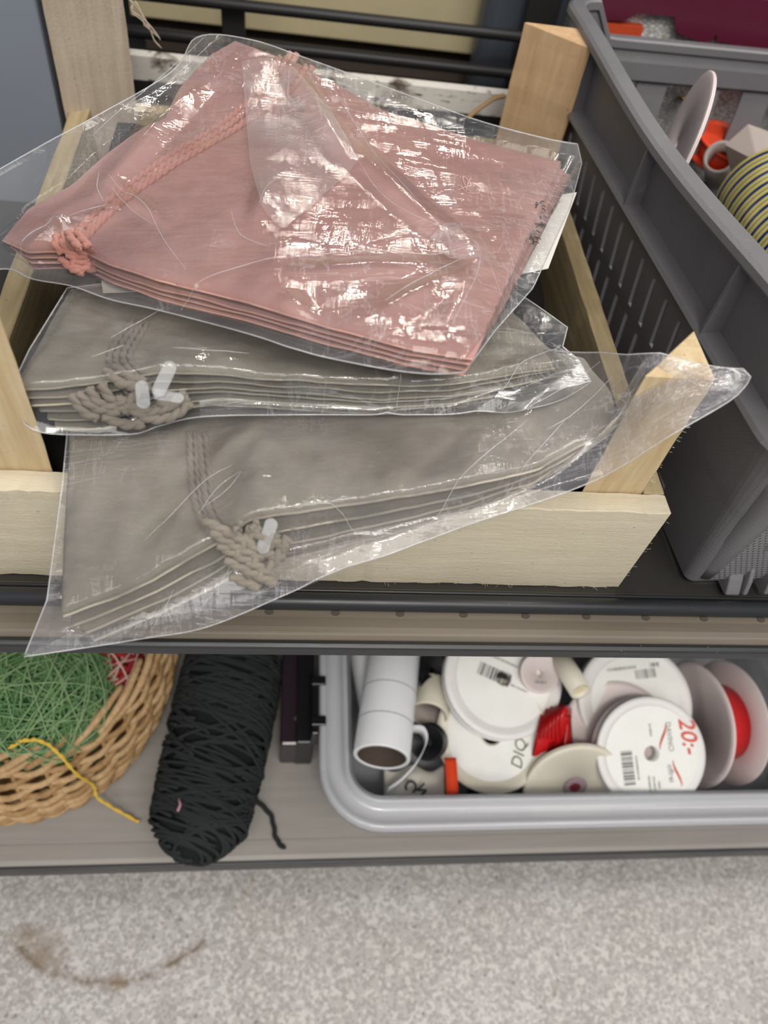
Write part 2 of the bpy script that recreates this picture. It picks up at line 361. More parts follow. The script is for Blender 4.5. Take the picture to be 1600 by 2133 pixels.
dt = thing('plastic_tub', (.21, .86, 0), 'dark blue-grey plastic tub behind the back right crate post', 'tub')
pa2, pc2 = aty(1008, 30, .93), aty(1185, 30, .93)
TUBM = plain('blue_grey_tub', srgb(74, 80, 90), .4)
o = G().prism([(pa2.x, .925), (pc2.x, .925), (pc2.x, .972), (pa2.x, .972)], .021, .40).build('tub_body', TUBM, dt); bevel(o, .018, 4)
G().prism([(pa2.x-.005, .919), (pc2.x+.005, .919), (pc2.x+.005, .978), (pa2.x-.005, .978)], .40, .412).build('tub_rim', TUBM, dt)
# ---------------------------------------------------------------- wooden crate
crate = thing('wooden_crate', (.03, .5, 0), 'rough pine crate with four corner posts, filled with bagged cloth', 'crate')
X0, X1, Y0, Y1, ZT, ZP = -.184, .2455, .278, .748, .092, .193
def grid_box(x0, x1, y0, y1, z0, z1, n, jag, axis='x'):  # board with slightly uneven sawn edges
    g = G().box((x0,y0,z0),(x1,y1,z1)); return g
def board(name, a_, b_, mat, jag=.0006, cut=24, **kw):
    bm = bmesh.new(); bmesh.ops.create_cube(bm, size=1)
    a_ = Vector(a_); b_ = Vector(b_); d = b_-a_
    for v_ in bm.verts: v_.co = Vector((a_.x+(v_.co.x+.5)*d.x, a_.y+(v_.co.y+.5)*d.y, a_.z+(v_.co.z+.5)*d.z))
    ax = max(range(3), key=lambda i: abs(d[i]))
    ed = [e for e in bm.edges if abs((e.verts[0].co-e.verts[1].co)[ax]) > 1e-6]
    bmesh.ops.subdivide_edges(bm, edges=ed, cuts=cut)
    for v_ in bm.verts: v_.co += Vector(noise.noise_vector(v_.co*90))*jag
    bmesh.ops.bevel(bm, geom=[e for e in bm.edges if e.calc_face_angle(0) > .8], offset=.0007, segments=1, affect='EDGES')
    vs = [v_.co.copy() for v_ in bm.verts]; bm.verts.index_update(); fs = [[v_.index for v_ in f.verts] for f in bm.faces]; bm.free()
    return obj(name, vs, fs, mat, crate, **kw)
board('front_board', (X0-.08, Y0, 0), (X1, Y0+.0155, ZT), W_FRONT, .0009, 80, label='pale rough front board')
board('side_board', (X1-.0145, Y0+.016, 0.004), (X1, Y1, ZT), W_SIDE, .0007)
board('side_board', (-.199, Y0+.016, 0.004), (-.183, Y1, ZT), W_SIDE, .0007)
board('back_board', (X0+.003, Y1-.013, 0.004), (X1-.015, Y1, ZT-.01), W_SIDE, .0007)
for k in range(6):
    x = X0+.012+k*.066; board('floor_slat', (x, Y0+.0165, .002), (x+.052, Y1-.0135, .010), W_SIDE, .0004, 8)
def post(pts, mat, z0=.012, lab=None, zp=ZP):
    g = G(); n = 14; m = len(pts)
    for k in range(n+1):
        z = z0+(zp-z0)*k/n
        for p in pts:
            j = Vector(noise.noise_vector(Vector((p[0]*50, p[1]*50, z*120))))*.0009
            g.v.append(Vector((p[0]+j.x, p[1]+j.y, z)))
    for k in range(n):
        for i in range(m): g.f.append((k*m+i, k*m+(i+1)%m, (k+1)*m+(i+1)%m, (k+1)*m+i))
    g.f += [list(range(m)), list(range(n*m, n*m+m))]
    o = g.build('corner_post', mat, crate, label=lab); bevel(o, .0009, 1); return o
yi = Y0+.0162
xr = X1-.0152
post([(xr-.041, yi), (xr, yi), (xr, yi+.04)], W_POST)
xl = X0+.0028
post([(xl, yi), (at(105,1005,ZT).x, yi), (xl, yi+.04)], W_POST, zp=.30)
post([(xr+.018, Y1-.0137), (xr-.036, Y1-.0137), (xr+.018, Y1-.052)], W_BACK, lab='smooth warm brown back post')
post([(-.2025, Y1-.0137), (-.146, Y1-.0137), (-.2025, Y1-.052)], W_PALE, lab='pale fuzzy back post with loose threads', zp=.26)
pb = bpy.data.objects
# loose wood fibres on sawn edges
g = G()
def fibre(p, d, l):
    p = Vector(p); d = Vector(d).normalized(); q = Vector(noise.noise_vector(p*300))*.5
    g.tube([p, p+d*l*.5+q*l*.4, p+d*l+q*l*1.3], .00008, 3)
for k in range(150):
    fibre((random.uniform(X0, X1), Y0+random.choice((0, 0, .015)), random.choice((.0015, ZT))), (random.uniform(-1,1), -.7, random.uniform(-.6,.5)), random.uniform(.001, .004))
for k in range(26): fibre((X1, Y0+random.uniform(0,.015), random.uniform(0, ZT)), (1, -.3, random.uniform(-1,1)), random.uniform(.001,.0035))
for k in range(30): fibre((xr, yi, random.uniform(ZT, ZP)), (1, -.3, random.uniform(-1,1)), random.uniform(.001,.003))
g.build('loose_fibres', W_FRONT, crate, kind='stuff')
g = G()
for (dx, l, ph) in ((0, .030, 0), (.002, .022, 1), (-.001, .016, 2), (.001,.02,3)):
    p = aty(268, 5, Y1-.016); pts = [p+Vector((dx, 0, 0))+Vector((.9*l*t+.004*math.sin(5*t+ph), 0, -l*1.2*t+.003*math.cos(6*t+ph))) for t in [i/12 for i in range(13)]]
    g.tube(pts, .0006, 5)
g.build('frayed_thread', plain('thread_cream', srgb(196, 180, 160), .9), crate, True, kind='stuff')

g = G(); n_ = 24
for j in range(n_):
    for i in range(n_):
        e = min(i, j, n_-1-i, n_-1-j); p = Vector((-.176+.395*i/(n_-1), .300+.42*j/(n_-1), 0)); p.z = (.084 if e else .012)+.006*noise.noise(p*30); g.v.append(p)
for j in range(n_-1):
    for i in range(n_-1): q = j*n_+i; g.f.append((q, q+1, q+n_+1, q+n_))
setp(solid(g.build('shade_sheet', plain('shade_black', (.012,.012,.012), .95, .1), None, True), .002), 'added black cloth sheet darkening the crate inside beneath the packs', 'cloth')  # added black sheet: makes the crate interior dark under the packs
# ---------------------------------------------------------------- cloth packs
def coons(c0, c1, d0, d1, n, m):                        # c0/c1 along u (front/back), d0/d1 along v (left/right)
    c0, c1, d0, d1 = resample(c0, n), resample(c1, n), resample(d0, m), resample(d1, m); out = []
    for j in range(m):
        v = j/(m-1); row = []
        for i in range(n):
            u = i/(n-1)
            p = c0[i]*(1-v)+c1[i]*v+d0[j]*(1-u)+d1[j]*u-(c0[0]*(1-u)*(1-v)+c0[-1]*u*(1-v)+c1[0]*(1-u)*v+c1[-1]*u*v)
            row.append(p)
        out.append(row)
    return out
def P(seq): return [at(*p) for p in seq]
def slab(name, rows, t, mat, parent, wob=.0008, seed=0, **kw):  # folded cloth: top sheet, bottom sheet, rounded fold between
    m, n = len(rows), len(rows[0]); g = G(); idx = {}
    for j in range(m):
        for i in range(n):
            p = rows[j][i]; e = min(i, n-1-i, j, m-1-j)
            h = noise.noise(Vector((p.x*28, p.y*28, seed)))*wob*1.4+noise.noise(Vector((p.x*75, p.y*75, seed+9)))*wob*.7
            g.v.append(p+Vector((0, 0, h+(0 if e > 1 else (-t*.12 if e == 1 else -t*.3)))))
    for j in range(m):
        for i in range(n): q = g.v[j*n+i]; e = min(i, n-1-i, j, m-1-j); g.v.append(Vector((rows[j][i].x, rows[j][i].y, q.z-t*(1 if e > 1 else (.8 if e == 1 else .4)))))
    N_ = m*n
    for j in range(m-1):
        for i in range(n-1):
            a_ = j*n+i; g.f.append((a_, a_+1, a_+n+1, a_+n)); g.f.append((a_+N_, a_+n+N_, a_+n+1+N_, a_+1+N_))
    loop = [(0, i) for i in range(n)]+[(j, n-1) for j in range(1, m)]+[(m-1, i) for i in range(n-2, -1, -1)]+[(j, 0) for j in range(m-2, 0, -1)]
    L = len(loop); cen = sum((rows[m//2][n//2],), Vector()); base = len(g.v)
    for (j, i) in loop:
        a_ = g.v[j*n+i]; b_ = g.v[j*n+i+N_]; o_ = (a_-cen); o_.z = 0; o_.normalize()
        g.v.append((a_+b_)/2+o_*t*.45)
    for k in range(L):
        j, i = loop[k]; j2, i2 = loop[(k+1) % L]; a_, b_ = j*n+i, j2*n+i2
        g.f.append((a_, b_, base+(k+1)%L, base+k)); g.f.append((base+k, base+(k+1)%L, b_+N_, a_+N_))
    o = g.build(name, mat, parent, True, **kw)
    hm = [(g.v[i]+g.v[i+N_])/2+Vector((0, -t*.34, t*.18)) for i in range(n)]      # rolled hem along the front fold
    G().tube(resample(hm, n*2), t*.24, 6).build('hem', HEM[mat.name], o, True)
    return o, g
def bvh(gs):
    v = []; f = []
    for g_ in gs: n = len(v); v += g_.v; f += [[i+n for i in q] for q in g_.f]
    return BVHTree.FromPolygons(v, f)
def ridge_d(p, a_, b_):
    ax, ay = b_.x-a_.x, b_.y-a_.y; L = ax*ax+ay*ay; t = max(0, min(1, ((p.x-a_.x)*ax+(p.y-a_.y)*ay)/L)); return math.hypot(p.x-a_.x-ax*t, p.y-a_.y-ay*t), t
def drape(rows, tree, clear=.0025, creases=(), amp=.0022, seed=0, passes=5, gap=.004, under=None):
    m, n = len(rows), len(rows[0]); Z = [[rows[j][i].z for i in range(n)] for j in range(m)]; lim = [[-9]*n for _ in range(m)]; low = [[9]*n for _ in range(m)]
    for j in range(m):
        for i in range(n):
            p = rows[j][i]; h = tree.ray_cast(Vector((p.x, p.y, 1)), Vector((0, 0, -1)))
            if h[0] is not None: lim[j][i] = h[0].z+clear
            h = tree.ray_cast(Vector((p.x, p.y, -1)), Vector((0, 0, 1)))
            if h[0] is not None: low[j][i] = h[0].z-.0012
    for j in range(m):
        for i in range(n):
            if min(i, n-1-i, j, m-1-j) > 0: Z[j][i] = max(Z[j][i], lim[j][i])
    for _ in range(passes):
        Y = [r[:] for r in Z]
        for j in range(1, m-1):
            for i in range(1, n-1): Y[j][i] = max(lim[j][i], (Z[j-1][i]+Z[j+1][i]+Z[j][i-1]+Z[j][i+1])/4)
        Z = Y
    top = []; bot = []
    for j in range(m):
        tr_ = []; br_ = []
        for i in range(n):
            p = rows[j][i]; e = min(i, n-1-i, j, m-1-j); k = min(1, e/6)
            vd = noise.voronoi(Vector((p.x*26+seed, p.y*34, seed)))[0]; vd2 = noise.voronoi(Vector((p.x*70+seed, p.y*50, seed+3)))[0]
            dz = amp*(vd[0]*1.3+(vd[1]-vd[0])*.8+.45*vd2[0]+.5*noise.noise(Vector((p.x*12, p.y*12, seed+5))))*k
            for (a_, b_, hh, ww) in creases:
                d_, t_ = ridge_d(p, a_, b_)
                if d_ < ww: dz += hh*(1-d_/ww)*math.sin(math.pi*min(max(t_, .06), .94))
            tr_.append(Vector((p.x, p.y, Z[j][i]+max(dz, 0))))
            br_.append(Vector((p.x, p.y, min(rows[j][i].z-.0002-gap*k, low[j][i]) if low[j][i] < 8 else rows[j][i].z-.0002-gap*k*.5)))
        top.append(tr_); bot.append(br_)
    return top, bot
def sheet(g, rows):
    m, n = len(rows), len(rows[0]); b_ = len(g.v)
    for r in rows: g.v += r
    for j in range(m-1):
        for i in range(n-1): q = b_+j*n+i; g.f.append((q, q+1, q+n+1, q+n))
def border(rows, s=2):
    m, n = len(rows), len(rows[0])
    return [rows[0][i] for i in range(0, n, s)]+[rows[j][n-1] for j in range(0, m, s)]+[rows[m-1][i] for i in range(n-1, -1, -s)]+[rows[j][0] for j in range(m-1, -1, -s)]
def sleeve(parent, c0, c1, d0, d1, tree, mat, creases=(), n=150, m=110, **kw):
    c0, c1 = spline(c0, 5), spline(c1, 5); rows = coons(c0, c1, d0, d1, n, m); cz = [(at(*a_, z), at(*b_, z), hh, ww) for (a_, b_, z, hh, ww) in creases]
    top, bot = drape(rows, tree, creases=cz, **kw)
    g = G(); sheet(g, top); o = g.build('plastic_sleeve', mat, parent, True, label='clear crinkled plastic sleeve')
    g2 = G(); sheet(g2, bot); g2.build('sleeve_underside', mat, parent, True)
    g3 = G().tube(border(top), .00045, 5); g3.build('welded_edge', SEAM, o, True)
    return o, BVHTree.FromPolygons(g.v, g.f)
def haze_patch(px, tree, z, mat, parent, n=26, name='film_patch', lift=.0016):  # quad outline in pixels, 4 corners with optional mid points
    c0, d1, c1, d0 = px; rows = coons(P([(*p, z) for p in c0]), P([(*p, z) for p in c1]), P([(*p, z) for p in d0]), P([(*p, z) for p in d1]), n, n)
    for r in rows:
        for p in r:
            h = tree.ray_cast(Vector((p.x, p.y, 1)), Vector((0,0,-1)))
            if h[0] is not None: p.z = h[0].z+lift
    for _ in range(3):
        for j in range(1, n-1):
            for i in range(1, n-1): rows[j][i].z = max(rows[j][i].z, (rows[j-1][i].z+rows[j+1][i].z+rows[j][i-1].z+rows[j][i+1].z)/4)
    g = G(); sheet(g, rows); return g.build(name, mat, parent, True)
def cords(name, px, mat, parent, r=.0021, strands=2, tree=None, z=0, lift=.4, sub=8, gap=1.9):
    pts = spline([at(p[0], p[1], p[2] if len(p) > 2 else z) for p in px], sub)
    if tree:
        for p in pts:
            h = tree.ray_cast(Vector((p.x, p.y, 1)), Vector((0,0,-1)))
            if h[0] is not None: p.z = h[0].z+r*lift
    g = G()
    for s in range(strands):
        off = (s-(strands-1)/2)*r*gap; side = []
        for i, p in enumerate(pts):
            t = (pts[min(i+1, len(pts)-1)]-pts[max(i-1, 0)]); t.z = 0; t.normalize(); q = Vector((-t.y, t.x, 0))
            side.append(p+q*off)
        rs = resample(side, max(8, int(sum((side[i+1]-side[i]).length for i in range(len(side)-1))/.0011)))
        for ph in (0, math.pi):                          # each cord is a two-ply twist
            pl = []
            for i, p in enumerate(rs):
                t = rs[min(i+1, len(rs)-1)]-rs[max(i-1, 0)]; t.normalize(); u = t.cross(Vector((0,0,1))).normalized(); v_ = u.cross(t)
                an = i*.55+ph; pl.append(p+u*r*.32*math.cos(an)+v_*r*.32*math.sin(an))
            g.tube(pl, r*.70, 6)
    return g.build(name, mat, parent, True)
def knot(c, ax, L, r, mat, parent, name='knot', g=None):
    own = g is None; g = g or G(); ax = Vector(ax).normalized(); u = ax.cross(Vector((0,0,1))).normalized(); v_ = u.cross(ax)
    for ph in range(3):
        pts = [c+ax*(L*(t-.5))+(u*math.cos(t*9+ph*2.1)+v_*math.sin(t*9+ph*2.1))*r*(.25+.75*math.sin(math.pi*min(max(t,.05),.95))) for t in [i/16 for i in range(17)]]
        g.tube(pts, lambda t: r*(.45+.35*math.sin(math.pi*t)), 6)
    if own: return g.build(name, mat, parent, True)

def ropes(*segs, z, dz, y0, tree, mat, parent, r):         # short doubled-back lengths of the drawstring
    for sg in segs:
        cords('cord_loop', [(x, y, z+dz*max(0, y-y0)+.002) for x, y in sg], mat, parent, r, 1, None)
# --- pack 2: lowest, grey, hanging over the front board
pk = thing('cloth_pack', at(600, 1080, .10), 'bottom pack of folded grey cloth in cloudy plastic, jutting over the crate front', 'packaged cloth', 'bagged folded cloth in the crate')
L2 = []
front2 = [(132,1278,.079),(320,1202,.096),(450,1128,.110),(515,1080,.121),(530,1073,.123),(650,1055,.1265),(800,1035,.131),(989,1004,.138),(1122,972,.144),(1228,913,.149),(1290,876,.153)]
right2 = [(1290,876,.153),(1270,820,.150),(1215,740,.139)]
back2 = [(175,740,.118),(500,700,.122),(900,690,.126),(1215,740,.139)]
left2 = [(132,1278,.079),(140,1100,.095),(150,905,.108),(175,740,.118)]
gs2 = []
for k in range(4):
    dz = -(0, .0068, .0146, .0210)[k]; dy = [0, 0, .0015, .001][k]; nt = 0
    f_ = []
    for (x, y, z) in front2:
        s = max(0, 1-abs(x-560)/520)                    # the layers fan apart at the knots
        e = max(0, (x-980)/310)
        f_.append(at(x, y, z)+Vector((.004*k*(x < 300), -.0012*k*s*2-.002*(k % 2)*s+.001*k*e, dz*(1.05+.55*s-.45*e))))
    o_, g_ = slab('folded_layer', coons(f_, [p+Vector((0,0,dz*.6)) for p in P(back2)], [p+Vector((.004*k*(i==0),0,dz*(1 if i < 2 else .6))) for i, p in enumerate(P(left2))][:1]*0+[f_[0]]+[p+Vector((0,0,dz*.75)) for p in P(left2)[1:-1]]+[P(back2)[0]+Vector((0,0,dz*.6))],
        [f_[-1]]+[P(right2)[1]+Vector((0,0,dz*.6))]+[P(back2)[-1]+Vector((0,0,dz*.6))], 90, 44), .0038, GREY, pk, .0016, k*3)
    gs2.append(g_)
T2 = bvh(gs2)
for q in ([(398,868),(400,930),(408,1000),(438,1060),(500,1098)], [(418,872),(425,940),(436,1010),(468,1062),(530,1090)]):
    cords('drawstring', q, GREYC, pk, .0021, 2, T2, .13, .15, 8, 1.75)
ropes([(425,1085),(480,1112),(528,1132)], [(440,1108),(495,1140),(548,1160)], [(455,1135),(515,1168),(560,1192)], [(470,1165),(530,1196),(575,1215)], [(515,1098),(552,1122),(600,1138)], [(505,1118),(545,1150),(592,1162)], [(480,1200),(515,1214),(540,1224)],
      [(540,1095),(510,1125),(490,1160)], [(600,1120),(570,1170),(535,1205)], [(575,1112),(550,1150),(515,1180)], z=.124, dz=-.00018, y0=1100, tree=T2, mat=GREYC, parent=pk, r=.0030)
G().box((0,0,0),(.001,.001,.001))
def tab(px, py, z, ang, L, W, parent):                   # small soft clear fastening tab
    c = at(px, py, z); u = (right*math.cos(ang)+(-down)*math.sin(ang)); u.normalize(); v_ = fwd.cross(u).normalized()
    pts = []
    for k in range(16):
        t = 2*math.pi*k/16; pts.append(c+u*(L/2-W/2)*(1 if math.cos(t) > 0 else -1)+u*W/2*math.cos(t)+v_*W/2*math.sin(t))
    o = G().extr(pts, -fwd*.0012).build('fastening_tab', TAG, parent); bevel(o, .0004); return o
tab(557, 1117, .124, math.radians(72), .020, .0075, pk)
sl, F2 = sleeve(pk,
    P([(50,1368,.052),(300,1330,.064),(450,1300,.074),(700,1195,.098),(850,1140,.108),(1000,1085,.117),(1230,1005,.140),(1400,905,.176),(1520,835,.192),(1556,800,.197)]),
    P([(150,760,.121),(500,720,.125),(900,690,.130),(1170,733,.162),(1330,742,.190),(1500,765,.201),(1548,768,.201)]),
    P([(50,1368,.052),(98,1250,.075),(130,1010,.103),(140,900,.112),(150,760,.121)]),
    P([(1556,800,.197),(1564,785,.199),(1548,768,.201)]), T2, FILM2, [
    ((250,1180),(500,900),.125,.003,.012),((640,1330),(760,1130),.10,.004,.016),((900,1030),(1200,780),.15,.004,.02),((1180,850),(1520,790),.165,.004,.014),((1200,760),(1480,800),.165,.004,.012),((500,1250),(780,1140),.09,.004,.010),((560,1130),(700,1210),.1,.004,.012),((420,940),(560,880),.13,.002,.008)], seed=2, amp=.0026, passes=8)
# --- pack 1: grey, in the middle
pk1 = thing('cloth_pack', at(600, 800, .12), 'middle pack of folded grey cloth in clear plastic, under the pink pack', 'packaged cloth', 'bagged folded cloth in the crate')
front1 = [(30,806,.150),(120,800,.151),(215,792,.152),(330,772,.155),(450,775,.155),(600,787,.156),(800,800,.157),(950,795,.158),(1080,775,.159),(1180,757,.160)]
back1 = [(150,600,.143),(450,560,.140),(800,540,.138),(1060,640,.150)]
gs1 = []
for k in range(6):
    f_ = []
    for (x, y, z) in front1:
        lft = max(0, 1-abs(x-200)/260); rt = max(0, (x-850)/330)
        f_.append(at(x, y, z)+Vector((.0035*k*(x < 60)-.006*(k%2)*rt, -.0018*lft*k-.0012*((k*7) % 3)*(.6), -.0043*k*(1-.25*rt)-.0012*lft*k)))
    bb = [p+Vector((0,0,-.003*k)) for p in P(back1)]
    o_, g_ = slab('folded_layer', coons(f_, bb, [f_[0], P([(90,700,.148)])[0]+Vector((0,0,-.0038*k)), bb[0]], [f_[-1], P([(1120,700,.156)])[0]+Vector((0,0,-.0035*k)), bb[-1]], 90, 34), .0027, GREY, pk1, .0011, 20+k*5)
    gs1.append(g_)
T1 = bvh(gs1)
for q in ([(285,650),(250,690),(232,740),(262,785),(300,792)], [(300,655),(275,700),(262,740),(290,775),(330,782)]):
    cords('drawstring', q, GREYC, pk1, .0019, 2, T1, .155, .25)
ropes([(238,762),(268,786),(302,796)], [(222,772),(250,798),(290,806)], [(165,818),(196,848),(250,860)], [(185,808),(212,842),(268,852)], [(212,800),(232,832),(262,838)], [(245,828),(300,858),(345,850),(392,828)], [(262,842),(310,872),(362,866),(396,838)], [(215,868),(262,884),(300,882)], [(150,822),(172,856),(205,872)],
      [(300,805),(275,832),(262,862)], [(330,835),(352,848),(385,818)], z=.152, dz=-.00020, y0=800, tree=T1, mat=GREYC, parent=pk1, r=.0030)
tab(343, 790, .166, math.radians(66), .0205, .0078, pk1); tab(298, 822, .158, math.radians(97), .0155, .0075, pk1); tab(352, 826, .16, math.radians(-8), .0165, .006, pk1)
sl1, F1 = sleeve(pk1,
    P([(20,815,.147),(40,860,.138),(62,892,.130),(130,905,.125),(300,902,.126),(400,870,.133),(600,864,.139),(800,864,.141),(1000,862,.143),(1110,854,.145),(1180,828,.149),(1232,795,.154)]),
    P([(140,600,.148),(500,560,.144),(800,560,.144),(1000,580,.152),(1080,612,.158),(1182,682,.165)]),
    P([(20,815,.147),(60,730,.150),(140,600,.148)]),
    P([(1232,795,.154),(1205,750,.159),(1172,722,.163),(1182,682,.165)]), T1, FILM, [
    ((960,850),(1110,770),.155,.004,.010),((1090,840),(1190,770),.155,.004,.010),((800,860),(840,780),.15,.003,.006),((300,880),(340,770),.15,.003,.01),((1010,660),(1170,700),.165,.003,.01)], seed=6, amp=.0020)
# --- pack 0: pink, on top
pk0 = thing('cloth_pack', at(600, 500, .15), 'top pack of folded pink cloth with twisted cord in clear plastic', 'packaged cloth', 'bagged folded cloth in the crate')
front0 = [(6,497,.158),(60,522,.162),(170,520,.166),(230,548,.170),(330,580,.174),(500,622,.180),(700,682,.187),(850,722,.192),(985,745,.197)]
right0 = [(985,745,.197),(1050,600,.190),(1110,460,.184),(1168,334,.178)]
back0 = [(490,84,.190),(620,128,.190),(800,228,.187),(1000,292,.182),(1168,334,.178)]
left0 = [(6,497,.158),(60,432,.164),(150,383,.170),(235,308,.176),(300,263,.179),(345,243,.180),(375,180,.183),(440,112,.187),(490,84,.190)]
gs0 = []
for k in range(4):
    f_ = []
    for (x, y, z) in front0:
        lf = max(0, 1-abs(x-380)/360)
        f_.append(at(x, y, z)+Vector((.004*k*(x < 50)-.001*k*(x > 900), -.0004*k-.001*(k % 2)*lf, -.0033*k-.0022*lf*(k > 0))))
    rr = [f_[-1]]+[p+Vector((.0016*k*k*(.3+i*.3), .001*k, -.0034*k)) for i, p in enumerate(P(right0)[1:])]
    bb = [p+Vector((0,0,-.0033*k)) for p in P(back0)[:-1]]+[rr[-1]]
    ll = [f_[0]]+[p+Vector((0,-.0005*k,-.0033*k)) for p in P(left0)[1:-1]]+[bb[0]]
    o_, g_ = slab('folded_layer', coons(f_, bb, ll, rr, 90, 70), .0025, PINK, pk0, (.00045 if k == 0 else .0008), 50+k*4)
    gs0.append(g_)
T0 = bvh(gs0)
for q, s_ in (([(612,112),(590,150),(540,215),(470,270),(330,345),(240,395),(175,440),(150,478),(175,515)], 2), ([(650,140),(615,200),(560,240),(500,275),(380,335),(290,380),(215,425),(165,465)], 1)):
    cords('drawstring', q, PINKC, pk0, .0026, s_, T0, .18, .35)
ropes([(150,478),(150,505),(172,528),(205,535)], [(135,485),(132,510),(150,530),(190,540)], [(120,488),(115,508),(130,528)], [(165,488),(172,512),(205,532)], [(125,538),(150,556),(200,560)], [(140,530),(170,548),(215,548)], [(160,540),(150,560),(175,568)],
      z=.1695, dz=-.00020, y0=500, tree=T0, mat=PINKC, parent=pk0, r=.0026)
# printed sheet of card between the layers
def cardpoly(px, z, name='insert_card'):
    return G().extr(P([(*p, z) for p in px]), (0,0,.0006)).build(name, CARD, pk0)
cardpoly([(1201,402),(1160,408),(1050,520),(1085,572),(1142,560)], .150)
cardpoly([(211,586),(215,611),(330,606),(420,596),(400,566)], .1515); cardpoly([(217,532),(221,551),(300,553),(330,560),(330,540)], .1605)
g = G()
for q in ([(958,378),(972,372),(985,366),(975,352),(968,350),(972,366),(982,380),(1000,384),(1004,372),(988,362)], [(962,368),(975,382),(992,386)], [(985,350),(978,366),(975,380)]):
    pts = spline([at(x, y, .19) for x, y in q], 6)
    for p in pts:
        h = T0.ray_cast(Vector((p.x, p.y, 1)), Vector((0,0,-1)))
        if h[0] is not None: p.z = h[0].z+.0003
    g.tube(pts, .0005, 5)
g.build('stitched_mark', plain('pale_pink_thread', srgb(232, 188, 178), .8), pk0, True, label='pale curled stitched mark')
g = G()
for k in range(26):
    t = random.random(); p = at(1112+35*t*random.random()+random.uniform(-8,8), 500-t*70, .178); d_ = Vector((random.uniform(-1,1), random.uniform(-1,1), 0)).normalized()*.0022
    h = T0.ray_cast(Vector((p.x, p.y, 1)), Vector((0,0,-1)))
    if h[0] is None: continue
    p.z = h[0].z+.0006; g.tube([p-d_, p+d_*.2+Vector((0,0,.0008)), p+d_], .00035, 4)
g.build('dry_moss', plain('moss_brown', srgb(62, 46, 26), .9), pk0, kind='stuff')
sl0, F0 = sleeve(pk0,
    P([(-70,600,.145),(0,560,.148),(70,582,.152),(150,596,.155),(230,624,.158),(330,646,.162),(520,696,.170),(640,735,.175),(800,768,.182),(900,779,.186),(968,775,.189)]),
    P([(-60,385,.170),(0,352,.174),(110,290,.182),(200,242,.188),(360,148,.192),(412,76,.195),(520,82,.196),(640,122,.194),(850,198,.190),(1000,252,.186),(1135,288,.183),(1203,300,.180)]),
    P([(-70,600,.145),(-90,500,.158),(-60,385,.170)]),
    P([(968,775,.189),(1030,690,.184),(1110,600,.182),(1188,430,.182),(1212,340,.180),(1203,300,.180)]), T0, FILM, [
    ((600,110),(745,330),.2,.006,.012),((700,240),(1000,525),.2,.007,.016),((560,520),(1000,530),.2,.004,.012),((1000,528),(930,680),.2,.006,.016),((0,440),(260,385),.19,.008,.010),((1000,528),(770,640),.2,.005,.016),
    ((220,330),(330,430),.19,.004,.007),((590,560),(640,640),.2,.004,.010),((430,130),(180,330),.2,.006,.014),((90,420),(140,465),.18,.004,.005),((1000,525),(960,440),.2,.005,.014),((560,330),(540,420),.2,.004,.01)], seed=11, amp=.0010, n=170, m=120)
fl = haze_patch(([(590,438),(660,385),(748,312)], [(748,312),(690,210),(612,128)], [(503,112),(560,108),(612,128)], [(590,438),(545,400),(520,300),(503,112)]), F0, .2, HAZY, pk0)  # hazy, paler polygon of film laid just over the sleeve
fl2 = haze_patch(([(940,520),(970,530),(1002,528)], [(1002,528),(970,480),(955,440)], [(900,470),(930,450),(955,440)], [(940,520),(920,495),(900,470)]), F0, .2, HAZY, pk0)

# ---------------------------------------------------------------- grey plastic basket (right)
a = N('grey_plastic'); v = a.coord(); lp = a.noise(v, 25, 4)
sep = a.n('SeparateXYZ', {0: a.coord(scale=(1,1,1))}).outputs
wx = a.math('SINE', a.math('MULTIPLY', a.math('ADD', sep[0], sep[1]), 2*math.pi/.0034)); wz = a.math('SINE', a.math('MULTIPLY', sep[2], 2*math.pi/.0034))
dots = a.math('MAXIMUM', a.math('MULTIPLY', wx, wz), 0)
bas_h = a.math('ADD', a.math('MULTIPLY', dots, .5), a.math('MULTIPLY', a.noise(v, 900, 2), .3))
gcol = a.mix(lp, srgb(104, 102, 105), srgb(118, 117, 121))
gcol = a.mix(a.ramp(a.noise(a.coord(scale=(1,4,1)), 60, 6, .7), [(.62, (0,0,0)), (.78, (.5,.5,.5))]), gcol, srgb(150,148,146))
GP = a.done(a.bsdf(Base_Color=gcol, Roughness=.42, Normal=a.bump(bas_h, .16, .0007)))
a = N('grey_plastic_dotted'); v = a.coord(); sep = a.n('SeparateXYZ', {0: v}).outputs
wx = a.math('SINE', a.math('MULTIPLY', sep[0], 2*math.pi/.0042)); wz = a.math('SINE', a.math('MULTIPLY', sep[2], 2*math.pi/.0075))
dots = a.math('MAXIMUM', a.math('MULTIPLY', wx, wz), 0)
GPD = a.done(a.bsdf(Base_Color=srgb(128,127,130), Roughness=.4, Normal=a.bump(dots, .9, .0012)))
TILT, BZ0, BY0, YAW = -.062, .007, .28, math.radians(3)
BX0, BX1, BF, BB = .2655, .70, .252, .80
def BT(x, y, z):
    dx, dy = x-.2655, y-.34; return Vector((.2655+dx*math.cos(YAW)-dy*math.sin(YAW), .34+dx*math.sin(YAW)+dy*math.cos(YAW), z+BZ0+TILT*(y-BY0)))
bk = thing('stacking_basket', BT(.45, .5, 0), 'large grey plastic stacking basket with slotted sides, beside the wooden crate', 'basket')
